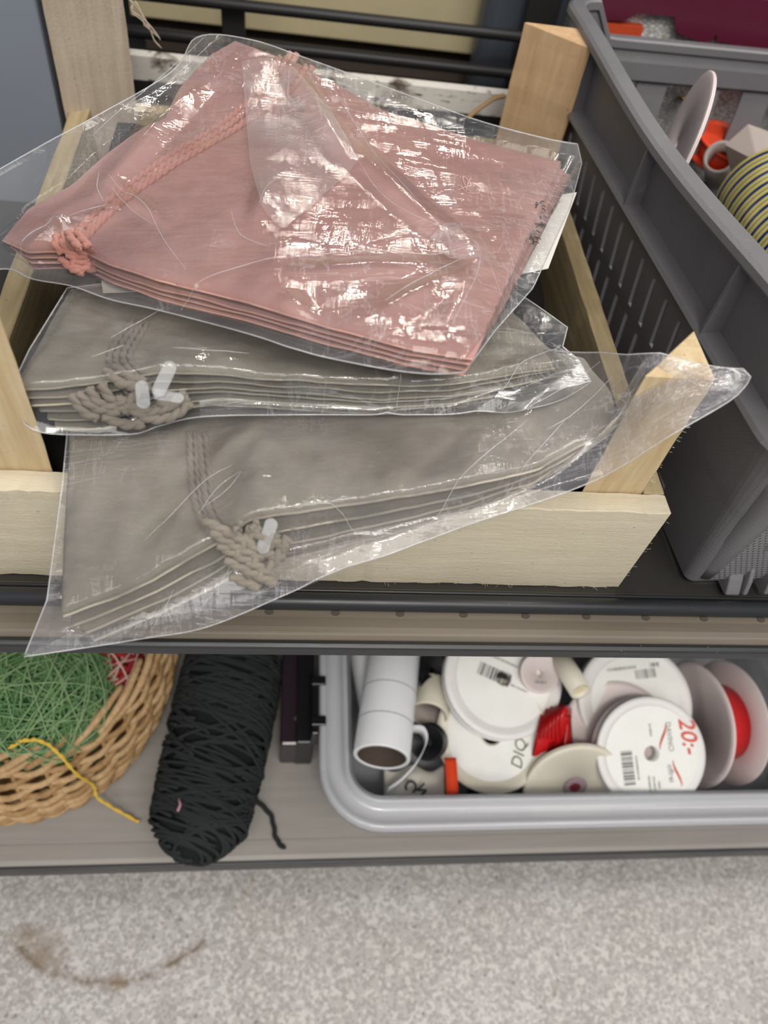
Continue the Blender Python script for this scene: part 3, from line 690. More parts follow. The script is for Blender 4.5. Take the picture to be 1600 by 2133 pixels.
def rrect(x0, x1, y0, y1, r, step):
    pts = []
    def seg(ax, ay, bx, by):
        n = max(1, round(math.hypot(bx-ax, by-ay)/step))
        for k in range(n): pts.append((ax+(bx-ax)*k/n, ay+(by-ay)*k/n))
    def arc(cx_, cy_, a0):
        for k in range(8): t = a0+math.pi/2*k/8; pts.append((cx_+r*math.cos(t), cy_+r*math.sin(t)))
    seg(x0, y1-r, x0, y0+r); arc(x0+r, y0+r, math.pi); seg(x0+r, y0, x1-r, y0); arc(x1-r, y0+r, 1.5*math.pi); seg(x1, y0+r, x1, y1-r); arc(x1-r, y1-r, 0); seg(x1-r, y1, x0+r, y1); arc(x0+r, y1-r, .5*math.pi)
    return pts
RC = .034
loop = rrect(BX0, BX1, BF, BB, RC, .0066); NL = len(loop)
cxm, cym = (BX0+BX1)/2, (BF+BB)/2
def inset(p, d):                                          # move a loop point inwards by d
    x = min(max(p[0], BX0+RC), BX1-RC); y = min(max(p[1], BF+RC), BB-RC); dx, dy = p[0]-x, p[1]-y; L = math.hypot(dx, dy) or 1
    return (x+dx/L*(RC-d), y+dy/L*(RC-d)) if RC-d > 0 or True else p
prof = [(.027, 0), (.0255, .012), (.0235, .030), (.0175, .083), (.0160, .092), (.0100, .136), (.0090, .142), (.0070, .151), (.0065, .153)]
g = G(); np_ = len(prof)
for p in loop:
    for d_, z in prof: q = inset(p, d_); g.v.append(BT(q[0], q[1], z))
for k in range(NL):
    j = (k+1) % NL; ps = loop[k]; onleft = ps[0] < BX0+.0005 and BF+RC+.085 < ps[1]; onback = ps[1] > BB-.0005 and ps[0] < BX1-RC-.02; onfront = ps[1] < BF+.0005
    kk = k % 4
    for i in range(np_-1):
        hole = False
        if onleft and kk == 1 and i in (2, 4): hole = True
        if onback and (k % 9) in (2, 3, 4, 5) and i in (2,3,4,5,6,7): hole = True
        if onfront and (k-loop.index(min([q for q in loop if q[1] < BF+.0005], key=lambda q: q[0]))) in range(9, 40) and i == 3: hole = False
        if not hole: g.f.append((k*np_+i, j*np_+i, j*np_+i+1, k*np_+i+1))
wall = g.build('slotted_wall', GP, bk, False); solid(wall, .0026, -1)
# dotted front skin (part of the front wall, textured)
zc = [q for q in loop if q[1] < BF+.0005]; g = G(); prof2 = [(.0262, .006), (.0233, .031), (.0172, .084), (.0098, .137)]
for i, (d_, z) in enumerate(prof2):
    for x in (BX0+RC+.006, BX1-RC): y = BF+d_-.0012; g.v.append(BT(x, y, z))
g.f = [(0,1,3,2),(2,3,5,4),(4,5,7,6)]; solid(g.build('dotted_panel', GPD, bk), .0012)
prof = [(.0065, .1295), (0, .1285), (-.0015, .131), (0, .134), (.0125, .1355), (.0115, .150), (.0095, .180)]
ZUP = .023
def wave(p):                                              # rim rises towards the corners
    if p[0] < BX0+RC+.001: return .006*math.cos((p[1]-BF)/(BB-BF)*2*math.pi)
    return (.006-.030*min(1, max(0, (p[0]-BX0-RC)/.02))*min(1, max(0, (BX1-RC-p[0])/.02))) if p[1] > BB-.1 else .006
prof += [(.0090, .184), (-.0005, .1845), (-.0025, .187), (-.0020, .1915), (.001, .1935), (.0120, .1940), (.0140, .1925), (.0142, .186)]
np_ = len(prof); g = G()
for p in loop:
    wv_ = wave(p)
    for i, (d_, z) in enumerate(prof): q = inset(p, d_); g.v.append(BT(q[0], q[1], z+ZUP+(wv_ if i > 5 else 0)))
for k in range(NL):
    j = (k+1) % NL
    for i in range(np_-1): g.f.append((k*np_+i, j*np_+i, j*np_+i+1, k*np_+i+1))
o = g.build('rim', GP, bk, False); solid(o, .0022, -1)
q = [(BX0+.031, BF+.031), (BX1-.031, BF+.031), (BX1-.031, BB-.031), (BX0+.031, BB-.031)]
g = G(); g.v = [BT(*p, .001) for p in q]; g.f = [(0,1,2,3)]; solid(g.build('base_panel', GP, bk), .003)
# ribs between ledge and rim
for y in (attilt(1271,130,0,0,0).y*0+.700, .535, .375):
    pts = [BT(BX0+.0005, y, .134), BT(BX0+.0125, y, .134), BT(BX0+.0105, y, .184), BT(BX0-.0005, y, .1845)]
    pts = [BT(BX0-.0005, y, .156), BT(BX0+.0125, y, .157), BT(BX0+.0105, y, .211), BT(BX0+.0005, y, .209)]
    G().extr(pts, (0, .0028, 0)).build('rib', GP, bk)
# corner ribs and foot at the front
for (d1, off) in ((0, 0), (.016, 0)):
    pts = [BT(BX0+.040+d1-.009*t*0+(-.008-.014*t*0), BF+.0305-.024*t, .004+.118*t) for t in [i/8 for i in range(9)]]
g = G(); pts = [BT(BX0+.0400-.012*t, BF+.0330-.016*t, .008+.128*t) for t in [i/8 for i in range(9)]]; g.tube(pts, lambda t: .0090+.003*t, 16); g.build('corner_rib', GP, bk, True)
g = G(); pts = [BT(BX0+.0590-.006*t, BF+.0290-.018*t, .040+.096*t) for t in [i/8 for i in range(9)]]; g.tube(pts, lambda t: .0075+.003*t, 16); g.build('corner_rib', GP, bk, True)
fx = BX0+.066
for dx in (0, .017):
    yb = BF+.031
    pr_ = [(yb, .036), (yb-.007, .024), (yb-.014, .012), (yb-.018, .001), (yb-.015, -.0035), (yb-.003, -.0035), (yb+.004, .002)]
    o = G().extr([BT(fx+dx, y, z) for y, z in pr_], (.0035, 0, 0)).build('foot_fin', GP, bk); bevel(o, .001)
o = G().extr([BT(fx-.012, y, z) for y, z in ((BF+.029,.020),(BF+.021,.010),(BF+.0145,-.001),(BF+.016,-.0035),(BF+.030,-.0035))], (.011,0,0)).build('foot_block', GP, bk); bevel(o, .0025, 3)
o = G().prism([(BX0+.030, BF+.09), (BX0+.022, BF+.10), (BX0+.022, BF+.115), (BX0+.034, BF+.115)], .003, .03).build('side_foot', GP, bk); bevel(o, .001)
hx = at(1590, 968, .1).x
G().extr([BT(hx+.0, BF+.0105, .1165), BT(hx+.03, BF+.0105, .1165), BT(hx+.03, BF+.0095, .1245), BT(hx+.0, BF+.0095, .1245)], (0,-.0008,0)).build('hand_slot', VOID, bk)

# ---- things behind and inside the basket
a = N('woven_white'); v = a.coord(); b1 = a.n('TexVoronoi', {'Vector': a.coord(scale=(1, 1, 1.6)), 'Scale': 190.0}, feature='DISTANCE_TO_EDGE').outputs['Distance']
WOV = a.done(a.bsdf(Base_Color=a.mix(a.ramp(b1, [(.0, (0,0,0)), (.25, (1,1,1))]), srgb(150,150,148), srgb(226,226,222)), Roughness=.8, Normal=a.bump(b1, .5, .002)))
o = thing('woven_bin', (.55, 1.0, 0), 'white woven bin standing behind the grey plastic basket', 'bin')
bevel(G().box((.30, .846, .0), (1.1, 1.2, .34)).build('bin_body', WOV, o), .01, 3)
G().extr([(.295,.844,.33),(.295,.844,.35),(.295,.864,.35),(.295,.864,.33)], (.81,0,0)).build('bin_rim', WOV, o)
MAR = plain('maroon_plastic', srgb(92, 28, 52), .35)
o = thing('maroon_tray', (.5, .86, .2), 'maroon plastic tray edge with notched lip behind the basket', 'tray')
zt2 = aty(1400, 22, .834).z-.006
xa, xb = aty(1232, 10, .834).x, .9
def X_(px): return aty(px, 50, .834).x
hz = .021
prt = [(xa, hz), (xb, hz), (xb, -.019), (X_(1560), -.019), (X_(1520), -.016), (X_(1509), -.016), (X_(1503), -.010), (X_(1497), -.016), (X_(1488), -.019), (X_(1425), -.014), (X_(1412), -.010), (X_(1400), .001), (X_(1320), .000), (X_(1300), -.008), (X_(1245), -.010), (xa, -.010)]
G().extr([(x, .834, zt2+z) for x, z in prt], (0, .006, 0)).build('notched_lip', MAR, o)
G().box((xa, .8345, zt2+.0211), (xb, .8445, zt2+.025)).build('tray_flange', MAR, o)
a = plain('orange_red', srgb(196, 74, 40), .5)
setp(G().box((X_(1250), .8345, zt2-.06), (X_(1345), .8445, zt2-.012)).build('orange_packet', a), 'dull orange packet tucked under the maroon tray edge', 'packet')

def spool(c, n, R, w_, label, disc, rib, up=(0,0,1), rh=.008, group=None, Rr=.8, thick=.0022, core=None, name='ribbon_spool', lip=True):
    m = frame(c, n, up); zmin = min((m @ Vector((R*math.cos(t), R*math.sin(t), s*w_/2))).z for t in [k*.3 for k in range(21)] for s in (-1, 1))
    t = thing(name, (c[0], c[1], zmin), label, 'spool', group)
    for s in (1, -1):
        h0 = s*w_/2; h1 = h0-s*thick
        pf = [(rh, h0), (R*.88, h0), (R*.9, h0+s*.0006*lip), (R-.0008, h0+s*.0004*lip), (R, (h0+h1)/2), (R-.0008, h1), (rh, h1)]
        G().lathe(pf, m, 64, True).build('flange', disc, t, True)
    G().lathe([(rh, w_/2-.0004), (rh+.003, w_/2-.0004), (rh+.003, -w_/2+.0004), (rh, -w_/2+.0004)], m, 32, True).build('core', core or disc, t, True)
    if rib: G().lathe([(rh+.004, w_/2-thick-.0004), (R*Rr, w_/2-thick-.0004), (R*Rr, -w_/2+thick+.0004), (rh+.004, -w_/2+thick+.0004)], m, 64, True).build('ribbon_winding', rib, t, True)
    return t, m
def text(s, m, x, y, size, mat, parent, ang=0, name='printed_text', h=.0007, bold=0, shear=0):
    if s.startswith('~'):                                  # small print too fine to read in the photograph: a row of tiny strokes
        o = barcode(m, x, y, len(s)*size*.42, size*.55, mat, parent, ang, h, len(s)*3, len(s)); o.name = 'fine_print'; return o
    cu = bpy.data.curves.new(name, 'FONT'); cu.body = s; cu.size = size; cu.align_x = 'CENTER'; cu.align_y = 'CENTER'; cu.extrude = .0001; cu.offset = bold; cu.shear = shear; cu.resolution_u = 3
    cu.materials.append(mat); to = bpy.data.objects.new(name, cu); C.objects.link(to); bpy.context.view_layer.update()
    me = bpy.data.meshes.new_from_object(to.evaluated_get(bpy.context.evaluated_depsgraph_get())); bpy.data.objects.remove(to)
    o = bpy.data.objects.new(name, me); C.objects.link(o); o.parent = parent
    W = m @ Matrix.Translation((x, y, h)) @ Matrix.Rotation(ang, 4, 'Z'); W.translation -= rootloc(parent); o.matrix_local = W; return o
def barcode(m, x, y, w_, hgt, mat, parent, ang=0, h=.0005, n=26, seed=1):
    r = random.Random(seed); g = G(); R_ = m @ Matrix.Translation((x, y, h)) @ Matrix.Rotation(ang, 4, 'Z'); c = -w_/2
    while c < w_/2:
        b_ = r.choice((.4, .4, .8, 1.2))*w_/n
        g.add([R_ @ Vector(p) for p in ((c, -hgt/2, 0), (c+b_, -hgt/2, 0), (c+b_, hgt/2, 0), (c, hgt/2, 0))], [(0,1,2,3)]); c += b_+r.choice((.5, .9, 1.1))*w_/n
    return g.build('barcode', mat, parent)
def disc_label(m, r0, r1, mat, parent, h=.0004, name='paper_label'):
    return G().lathe([(r0, h), (r1, h)], m, 48).build(name, mat, parent)
WD = plain('white_spool', srgb(240, 238, 236), .45); CD = plain('cream_spool', srgb(232, 226, 208), .5); PD = plain('pinkish_spool', srgb(236, 222, 220), .5)
PAPER = plain('paper_label', srgb(250, 250, 246), .55); INK = plain('black_ink', (.015,.015,.018), .6); GINK = plain('grey_ink', srgb(150,150,148), .6); RINK = plain('red_ink', srgb(226, 92, 74), .6)
GRINK = plain('olive_ink', srgb(120, 118, 92), .6)
a = N('satin_red'); v = a.coord(); RED = a.done(a.bsdf(Base_Color=srgb(196, 26, 30), Roughness=.3, Normal=a.bump(a.noise(v, 200, 3), .2, .001)))
SATB = plain('satin_black', srgb(24, 24, 27), .35); ORG = plain('satin_orange', srgb(232, 72, 36), .4)

# inside the basket
t, m = spool(at(1412, 302, .150), (-1, .28, .10), .058, .003, 'thin white card disc leaning inside the grey basket', PD, None, rh=.004, thick=.0014, name='card_disc', lip=False)
o = thing('striped_ribbon_roll', BT(.45, .56, .06), 'yellow ribbon roll with dark blue stripes inside the grey basket', 'ribbon')
a = N('yellow_blue_stripes'); v = a.coord('UV')
sx_ = a.n('SeparateXYZ', {0: a.coord('Object', rot=(0,0,0))}).outputs
ax = Vector((0, 1, 0)); YC = Vector((at(1505, 372, .12).x+.045, at(1505, 372, .12).y-.062, .112))
dp = a.n('VectorMath', {0: a.n('TexCoord').outputs['Object'], 1: tuple(ax)}, operation='DOT_PRODUCT').outputs['Value']
fr1 = a.math('FRACT', a.math('MULTIPLY', dp, 1/.0125)); band = a.math('LESS_THAN', fr1, .30); thin = a.math('MULTIPLY', a.math('GREATER_THAN', fr1, .62), a.math('LESS_THAN', fr1, .70))
ycol = a.mix(a.math('MAXIMUM', band, thin), srgb(214, 204, 118), srgb(20, 44, 110)); YB = a.done(a.bsdf(Base_Color=ycol, Roughness=.22, Metallic=.15))
mm = frame(YC, ax, (0, 0, 1)); G().lathe([(.018, .062), (.043, .062), (.0445, .06), (.0445, -.06), (.043, -.062), (.018, -.062)], mm, 56, True).build('ribbon_winding', YB, o, True)
G().lathe([(.0165, .063), (.0178, .063), (.0178, -.063), (.0165, -.063)], mm, 32, True).build('core', CD, o, True)
CB = plain('grey_cardboard', srgb(176, 164, 158), .8)
tb = thing('cardboard_tube', at(1495, 345, .05), 'short grey cardboard tube behind the striped ribbon roll', 'tube')
G().lathe([(.013, .03), (.016, .03), (.016, -.03), (.013, -.03)], frame(at(1500, 345, .07), (-.5, -.6, .6)), 32, True).build('tube_wall', CB, tb, True)
bx = thing('folded_carton', at(1560, 300, .05), 'small folded grey carton behind the striped ribbon roll', 'box')
qa = P([(1511,301,.13),(1558,259,.15),(1577,335,.13),(1524,363,.10)]); qb = P([(1558,259,.15),(1615,280,.13),(1620,375,.10),(1577,335,.13)])
solid(G().add(qa, [(0,1,2,3)]).build('carton_panel', CB, bx), .0012); solid(G().add(qb, [(0,1,2,3)]).build('carton_panel', CB, bx), .0012)
solid(G().add([qa[3], qa[2], qb[2], qb[2]-Vector((0,.01,.04)), qa[3]-Vector((0,-.01,.04))], [(0,1,2,3,4)]).build('carton_base', CB, bx), .0012)
t, m = spool(at(1506, 312, .070), (.1, -.1, 1), .036, .022, 'orange ribbon spool lying under the grey cartons in the basket', ORG, ORG, name='ribbon_spool')
o = thing('glass_bottle', at(1382, 165, .10), 'small dark glass bottle with round top at the back of the basket', 'bottle')
BR = plain('brown_glass', srgb(52, 36, 28), .08); mm = frame(at(1378, 156, .11)-Vector((0,0,.08)), (0,0,1), (0,1,0))
G().lathe([(.0001,0),(.016,0),(.018,.004),(.018,.045),(.012,.056),(.0075,.06),(.0075,.066)], mm, 24).build('bottle_body', BR, o, True)
G().lathe([(.0075,.066),(.013,.07),(.016,.079),(.013,.089),(.006,.094),(.0001,.095)], mm, 24).build('stopper', BR, o, True)
o = thing('gold_clip', at(1415, 180, .09), 'curved golden brown hair clip beside the dark bottle in the basket', 'clip')
pts = [at(1408+14*math.sin(t), 158+22*t, .10)+Vector((0,0,.004*math.sin(t*3))) for t in [k/10*2.2 for k in range(11)]]
G().tube(pts, .005, 8, flat=.3).build('clip_body', plain('gold_brown', srgb(120, 92, 40), .2, metal=.6), o, True)

# ---------------------------------------------------------------- translucent box at the left
LB = frosted('blue_grey_plastic', (.70,.74,.80), .66, .2, (.56,.61,.70))
LBC = plain('pale_contents', srgb(112, 112, 116), .8)
sx = thing('storage_box', (-.4, .75, 0), 'blue-grey translucent storage box standing left of the wooden crate', 'box')
yb = .69; pa, pb_ = aty(125, 250, yb), aty(90, 0, yb)
g = G(); x1b, x1t = -.2095, -.2065
zt3 = pb_.z+.08
g.add([(-.62,yb+.01,0),(x1b,yb+.01,0),(x1b,yb+.28,0),(-.62,yb+.28,0),(-.63,yb,zt3),(x1t-.0,yb,zt3),(x1t,yb+.3,zt3),(-.63,yb+.3,zt3)], [(0,1,2,3),(0,1,5,4),(1,2,6,5),(2,3,7,6),(3,0,4,7)])
o = g.build('box_wall', LB, sx); solid(o, .003)
zr = aty(0, 165, yb).z
G().box((-.60, yb+.02, .004), (x1b-.025, yb+.24, zr)).build('stored_paper', LBC, sx)

# ---------------------------------------------------------------- clear box with spools, lower shelf
CLR = frosted('clear_plastic', (.93,.94,.95), .66, .14, (.84,.85,.89)); CLR2 = frosted('clear_plastic_wall', (.9,.91,.93), .30, .12, (.76,.78,.82))
KX0, KX1, KY0, KY1, KZ = .0445, .62, .1865, .56, -.30
cb = thing('clear_tub', (.33, .37, LZ), 'clear plastic tub full of ribbon spools on the lower shelf', 'tub')
RC = .062; BX0, BX1, BF, BB = KX0, KX1, KY0, KY1
loop = rrect(KX0, KX1, KY0, KY1, RC, .02); NL = len(loop)
def ring(prof, name, mat, parent, th):
    g = G(); n_ = len(prof)
    for p in loop:
        for d_, z in prof: q = inset(p, d_); g.v.append(Vector((q[0], q[1], z)))
    for k in range(NL):
        j = (k+1) % NL
        for i in range(n_-1): g.f.append((k*n_+i, j*n_+i, j*n_+i+1, k*n_+i+1))
    o = g.build(name, mat, parent, True); solid(o, th, -1); return o
ring([(.0015, KZ-.016), (0, KZ-.015), (-.0008, KZ-.004), (.0006, KZ), (.004, KZ+.001), (.007, KZ-.001), (.010, KZ-.006), (.020, KZ-.007), (.023, KZ-.0035), (.0245, KZ+.0015), (.0275, KZ+.002), (.0300, KZ-.001)], 'rim', CLR, cb, .0022)
ring([(.0300, KZ-.002), (.034, KZ-.03), (.040, LZ+.004)], 'tub_wall', CLR2, cb, .002)
g = G(); g.v = [Vector((*inset(p, .0395), LZ+.003)) for p in loop]; g.f = [list(range(NL))]; solid(g.build('tub_floor', CLR2, cb), .002)
BLK = plain('black_plastic', srgb(22,22,24), .3)
p0, p1 = at(675, 1530, KZ), at(678, 1408, KZ)
lt = bevel(G().box((KX0-.0085, p0.y, KZ-.03), (KX0-.0012, p1.y, KZ+.002)).build('latch', BLK, cb), .0015)
for yy in (p0.y+.008, p1.y-.012): bevel(G().box((KX0-.009, yy, KZ+.0021), (KX0+.006, yy+.01, KZ+.005)).build('latch_hook', BLK, cb), .001)

def spl(px, py, z, n, Rpx, *args, **kw):
    c = at(px, py, z); d = (c-Vector((0,0,H))).dot(fwd); return spool(c, n, Rpx*d/F, *args, **kw)
view = -fwd
def facing(tx, ty): return (view+right*tx-down*ty).normalized()    # normal turned from the viewer by tx right, ty up
upv = -down
GRP = None
# large cream spool, lower left of the heap
t, m = spl(1026, 1530, -.334, facing(-.25, .30), 116, .020, 'large cream spool below the white spool with black ribbon', CD, None, up=upv, rh=.010, core=SATB)
disc_label(m, .012, .048, PAPER, t, .0103)
text('DIQ', m, .030, -.018, .017, GRINK, t, 1.4, h=.0112, shear=.2)
# big white spool with black ribbon
t, m = spl(1045, 1415, -.300, facing(.12, .42), 124, .016, 'white spool of black ribbon with barcode at the back left of the tub', WD, SATB, up=upv, Rr=.93)
disc_label(m, .009, .052, PAPER, t, .0087)
barcode(m, -.010, .004, .036, .014, INK, t, -.45, .0093, 26, 3); text('~~~~~~~~~~~~~~~~~', m, .002, .018, .0045, GINK, t, -.45, h=.0093)
text('~~~~~~~~~~~~', m, .016, -.012, .004, GINK, t, -.45, h=.0093)
# small pinkish spool and tube
t, m = spl(1122, 1402, -.285, facing(.1, .25), 42, .012, 'small pinkish-white spool beside the cream paper tube', PD, PD, up=upv, rh=.004)
text('~~~~~~', m, 0, -.010, .005, GINK, t, -.1, h=.0068)
o = thing('paper_tube', at(1190, 1410, -.29), 'short cream paper tube lying on top of the spools', 'tube')
p, q = at(1168, 1375, -.277), at(1210, 1440, -.262)
G().lathe([(.009, 0), (.0115, 0), (.0115, -.055), (.009, -.055)], frame(q, q-p, upv), 32, True).build('tube_wall', CD, o, True)
G().lathe([(.0005, -.004), (.009, -.004)], frame(q, q-p, upv), 24).build('tube_plug', plain('cream_plug', srgb(214,204,176), .7), o, True)
# white printed spool behind
t, m = spl(1318, 1462, -.318, facing(.05, .30), 120, .016, 'white printed spool behind the spool priced in red', WD, PD, up=upv)
disc_label(m, .009, .050, PAPER, t, .0087)
text('~~~~~~~~~~~~~', m, -.012, .036, .006, GINK, t, .1, h=.0093); barcode(m, .014, .030, .022, .010, GINK, t, .1, .0093, 18, 5); text('~~~', m, .026, .040, .008, INK, t, .1, h=.0093)
# shadowed pinkish
t, m = spl(1285, 1532, -.322, facing(-.2, .45), 112, .012, 'plain pinkish-white spool half hidden behind the spool priced in red', PD, RED, up=upv)
# priced spool
t, m = spl(1350, 1567, -.302, facing(.05, .16), 115, .018, 'white spool with red handwritten price and barcode, front of the tub', WD, RED, up=upv, Rr=.86)
disc_label(m, .008, .049, PAPER, t, .0098)
text('20:-', m, .040, .018, .024, RINK, t, -1.45, h=.0105, bold=.0003, shear=.25)
barcode(m, -.026, -.014, .034, .012, INK, t, -1.5, .0105, 26, 8)
text('DAVINCI', m, .020, .017, .0075, GINK, t, -1.5, h=.0105); text('offrei', m, .019, -.020, .0085, GINK, t, -1.5, h=.0105)
text('~~~~~~~~~~~~~~~', m, -.016, -.014, .0038, GINK, t, -1.5, h=.0105)
for k, (x_, y_, s_) in enumerate(((.0,.024,'~~~~~~~'),(-.004,-.031,'~~~~~~~~~~'),(.001,-.031,'~~~~~~~~~'),(.006,-.031,'~~~~'))): text(s_, m, x_, y_, .0042, GINK, t, -1.5, h=.0105)
for (x_, y_) in ((.013,.017),(.026,-.020)):
    g = G().tube([m @ Vector((x_+(.004*math.cos(k/9*math.pi)*(1 if x_ > .02 else -1)), y_+(k/9-.5)*.026, .0103)) for k in range(10)], lambda t_: .0003+.0009*math.sin(math.pi*t_), 4); g.build('logo_arc', RINK, t, True)
# axle-up spool with red ribbon at right
t, m = spl(1478, 1505, -.334, facing(-3.6, .1), 126, .046, 'wide pale spool standing on edge with a little red ribbon at the right', PD, RED, Rr=.60, thick=.0018)
# front cream with core
t, m = spl(1196, 1636, -.336, Vector((-.02, -.86, .5)), 108, .0045, 'thin cream spool with small purple core hole at the tub front', CD, CD, up=(0,1,0), rh=.003, core=plain('wine_core', srgb(120, 22, 40), .6))
disc_label(m, .0035, .013, plain('mauve_ring', srgb(160, 138, 146), .6), t, .0030, 'core_ring')
disc_label(m, .0012, .0060, bpy.data.materials['wine_core'], t, .0033, 'core_ring')
# red satin bow
o = thing('ribbon_bundle', at(1155, 1530, -.33), 'crumpled bundle of red satin ribbon between the spools', 'ribbon')
for k in range(7):
    pts = spline([at(1122+10*k, 1590-4*k, -.325), at(1135+7*k, 1530-6*k, -.30+.003*k), at(1150+6*k, 1478+3*k, -.305+.002*k), at(1190-2*k, 1490+12*k, -.31)], 6)
    G().tube(pts, .009, 6, flat=.12).build('ribbon_loop', RED, o, True)
# label roll, left end
def cyl(name, px0, px1, z0, z1, R, label, cat, mat, inner=None, hollow=True, core=None):
    p, q = at(*px0, z0), at(*px1, z1); L = (p-q).length; t = thing(name, (q.x, q.y, min(p.z, q.z)-R), label, cat); mm = frame(q, q-p, upv)
    G().lathe([(R*.86, 0), (R*.985, 0), (R, -.001), (R, -L+.001), (R*.985, -L), (R*.86, -L)], mm, 48, True).build('paper_winding', mat, t, True)
    G().lathe([(R*.83, -.0008), (R*.858, -.0008), (R*.858, -L+.001), (R*.83, -L+.001)], mm, 40, True).build('cardboard_core', inner or CB, t, True)
    return t, mm
WP = plain('glossy_white_paper', srgb(238, 240, 243), .25)
t, m = cyl('label_roll', (822,1350), (795,1578), -.300, -.290, .0285, 'long roll of glossy white paper labels with dark open end', 'roll', WP, plain('brown_core', srgb(70,58,50), .8))
for f_ in (.35, .7):
    G().lathe([(.02862, -.10*f_-.0), (.02862, -.10*f_-.001)], m, 40).build('label_gap', GINK, t, True)
t, m = cyl('label_roll', (770,1350), (800,1480), -.345, -.335, .026, 'second roll of white labels lying beneath the long roll', 'roll', WP)
o = thing('paper_ribbon', at(850, 1590, -.34), 'narrow white paper ribbon curling beside the label roll', 'ribbon')
pts = spline([at(858,1518,-.315), at(880,1522,-.31), at(887,1548,-.312), at(868,1590,-.325), at(838,1625,-.335), at(806,1648,-.345)], 8)
g = G()
for i, p in enumerate(pts): g.v += [p-Vector((.001,.002,.0055)), p+Vector((.001,.002,.0055))]
g.f = [(2*i, 2*i+1, 2*i+3, 2*i+2) for i in range(len(pts)-1)]; solid(g.build('ribbon_strip', WP, o, True), .0006)
# small rolls between
t, m = cyl('paper_roll', (905,1430), (893,1490), -.345, -.335, .022, 'short ivory roll standing behind the black spools', 'roll', CD)
t, m = spl(893, 1545, -.335, facing(-.3,.2), 38, .016, 'small black ribbon spool beside the white paper ribbon', SATB, SATB, up=upv, rh=.005)
t, m = spl(895, 1400, -.33, facing(.3,.3), 40, .018, 'small glossy black spool behind the ivory roll', SATB, SATB, up=upv, rh=.005)
t, m = spl(962, 1640, -.377, facing(.5,.4), 38, .014, 'black ribbon spool half hidden beneath the large cream spool', SATB, SATB, up=upv, rh=.012)
o = thing('paper_bag', at(880, 1640, -.39), 'crumpled white paper packet marked in black pen under the label roll', 'packet')
rows = []
for j in range(16):
    r = []
    for i in range(22):
        p = at(800+125*i/21, 1600+(75*j/15)+8*math.sin(i*.5), -.365); p.z += .012*math.sin(math.pi*j/15)*math.sin(math.pi*i/21)+.004*noise.noise(p*60); r.append(p)
    rows.append(r)
g = G(); sheet(g, rows); solid(g.build('paper_sheet', plain('ivory_paper', srgb(226, 222, 212), .6), o, True), .001)
text('C', frame(at(856, 1636, -.347), facing(-.1,.3), upv), 0, 0, .017, INK, o, -1.9, h=.004, bold=.0006); text('W', frame(at(878, 1650, -.347), facing(-.1,.3), upv), 0, 0, .015, INK, o, -1.2, h=.004, bold=.0006)
o = thing('orange_ribbon', at(940, 1620, -.34), 'bright orange-red ribbon strip hanging upright in the tub', 'ribbon')
pts = [at(938+4*math.sin(t*2), 1578+100*t, -.322) for t in [k/10 for k in range(11)]]; g = G()
for p in pts: g.v += [p-right*.0062, p+right*.0062]
g.f = [(2*i, 2*i+1, 2*i+3, 2*i+2) for i in range(len(pts)-1)]; solid(g.build('ribbon_strip', ORG, o, True), .0008)
# dark boxes beside the tub
PLUM = plain('plum_film', srgb(46, 36, 44), .25)
o = thing('dark_packet', at(622, 1450, LZ), 'glossy dark plum packet standing between the yarn and the tub', 'packet')
p, q = at(583, 1552, -.34), at(660, 1552, -.34)
bevel(G().box((p.x, p.y, LZ), (q.x-.004, p.y+.30, -.34)).build('packet_body', PLUM, o), .003)
bevel(G().box((q.x-.022, p.y-.001, LZ), (q.x-.003, p.y+.30, -.332)).build('packet_spine', SATB, o), .002)
p = at(615, 1500, -.3385); G().tube(spline([p, p+Vector((.006,.006,0)), p+Vector((.014,.002,0)), p+Vector((.016,-.01,0))]), .004, 6, flat=.2).build('label_patch', plain('grey_plum', srgb(82,72,80), .4), o, True)

# ---------------------------------------------------------------- wicker basket with yarn
WIK = wood('willow', 'z', srgb(206, 176, 136), srgb(174, 140, 98), .55, .5); WIK2 = wood('willow_dark', 'z', srgb(184, 150, 108), srgb(146, 112, 74), .6, .5)
wb = thing('wicker_basket', (-.265, .365, LZ), 'round woven wicker basket of yarn at the left of the lower shelf', 'basket')
cR, rR, zR = Vector((-.287, .415)), .163, -.300; cB, rB, zB = Vector((-.262, .350)), .120, LZ+.003
def wk(ang, f, dr=0):                                     # f 0 base .. 1 rim
    c = cB.lerp(cR, f); r = rB+(rR-rB)*f+.016*math.sin(math.pi*min(f*.95+.05,1))+dr; return Vector((c.x+r*math.cos(ang), c.y+r*math.sin(ang), zB+(zR-zB)*f))
NS = 36
for k in range(NS):
    an = 2*math.pi*k/NS+.05
    if not (math.sin(an) < .55): continue
    G().tube([wk(an, f/8) for f in range(9)], .0024, 6).build('stake', WIK2, wb, True)
NW = 15
for rW in range(NW):
    pts = [wk(2*math.pi*i/(NS*4), (rW+.6)/NW*.93+.0025*math.sin(i*.7+rW), .0034*math.cos(math.pi*i/4*1.0+math.pi*(rW % 2))) for i in range(NS*4)]
    G().tube(pts, .0034, 6, closed=True, flat=1.25).build('weaver', WIK if rW % 3 else WIK2, wb, True)
for k in range(30):                                       # braided rim of thick slanting canes
    a0 = 2*math.pi*k/30; 
    pts = [wk(a0+da*.36, .985+dz, dr) for da, dz, dr in ((0, -.07, .004), (.3, .0, .006), (.6, .06, .004), (.9, .07, -.001), (1.3, .03, -.007))]
    G().tube(spline(pts, 4), lambda t: .0040*(.75+.25*math.sin(math.pi*t)), 8).build('rim_cane', WIK if k % 4 else WIK2, wb, True)
G().prism([(cB.x+rB*math.cos(t), cB.y+rB*math.sin(t)) for t in [k*math.pi/18 for k in range(36)]], LZ+.001, LZ+.005).build('basket_floor', WIK2, wb)
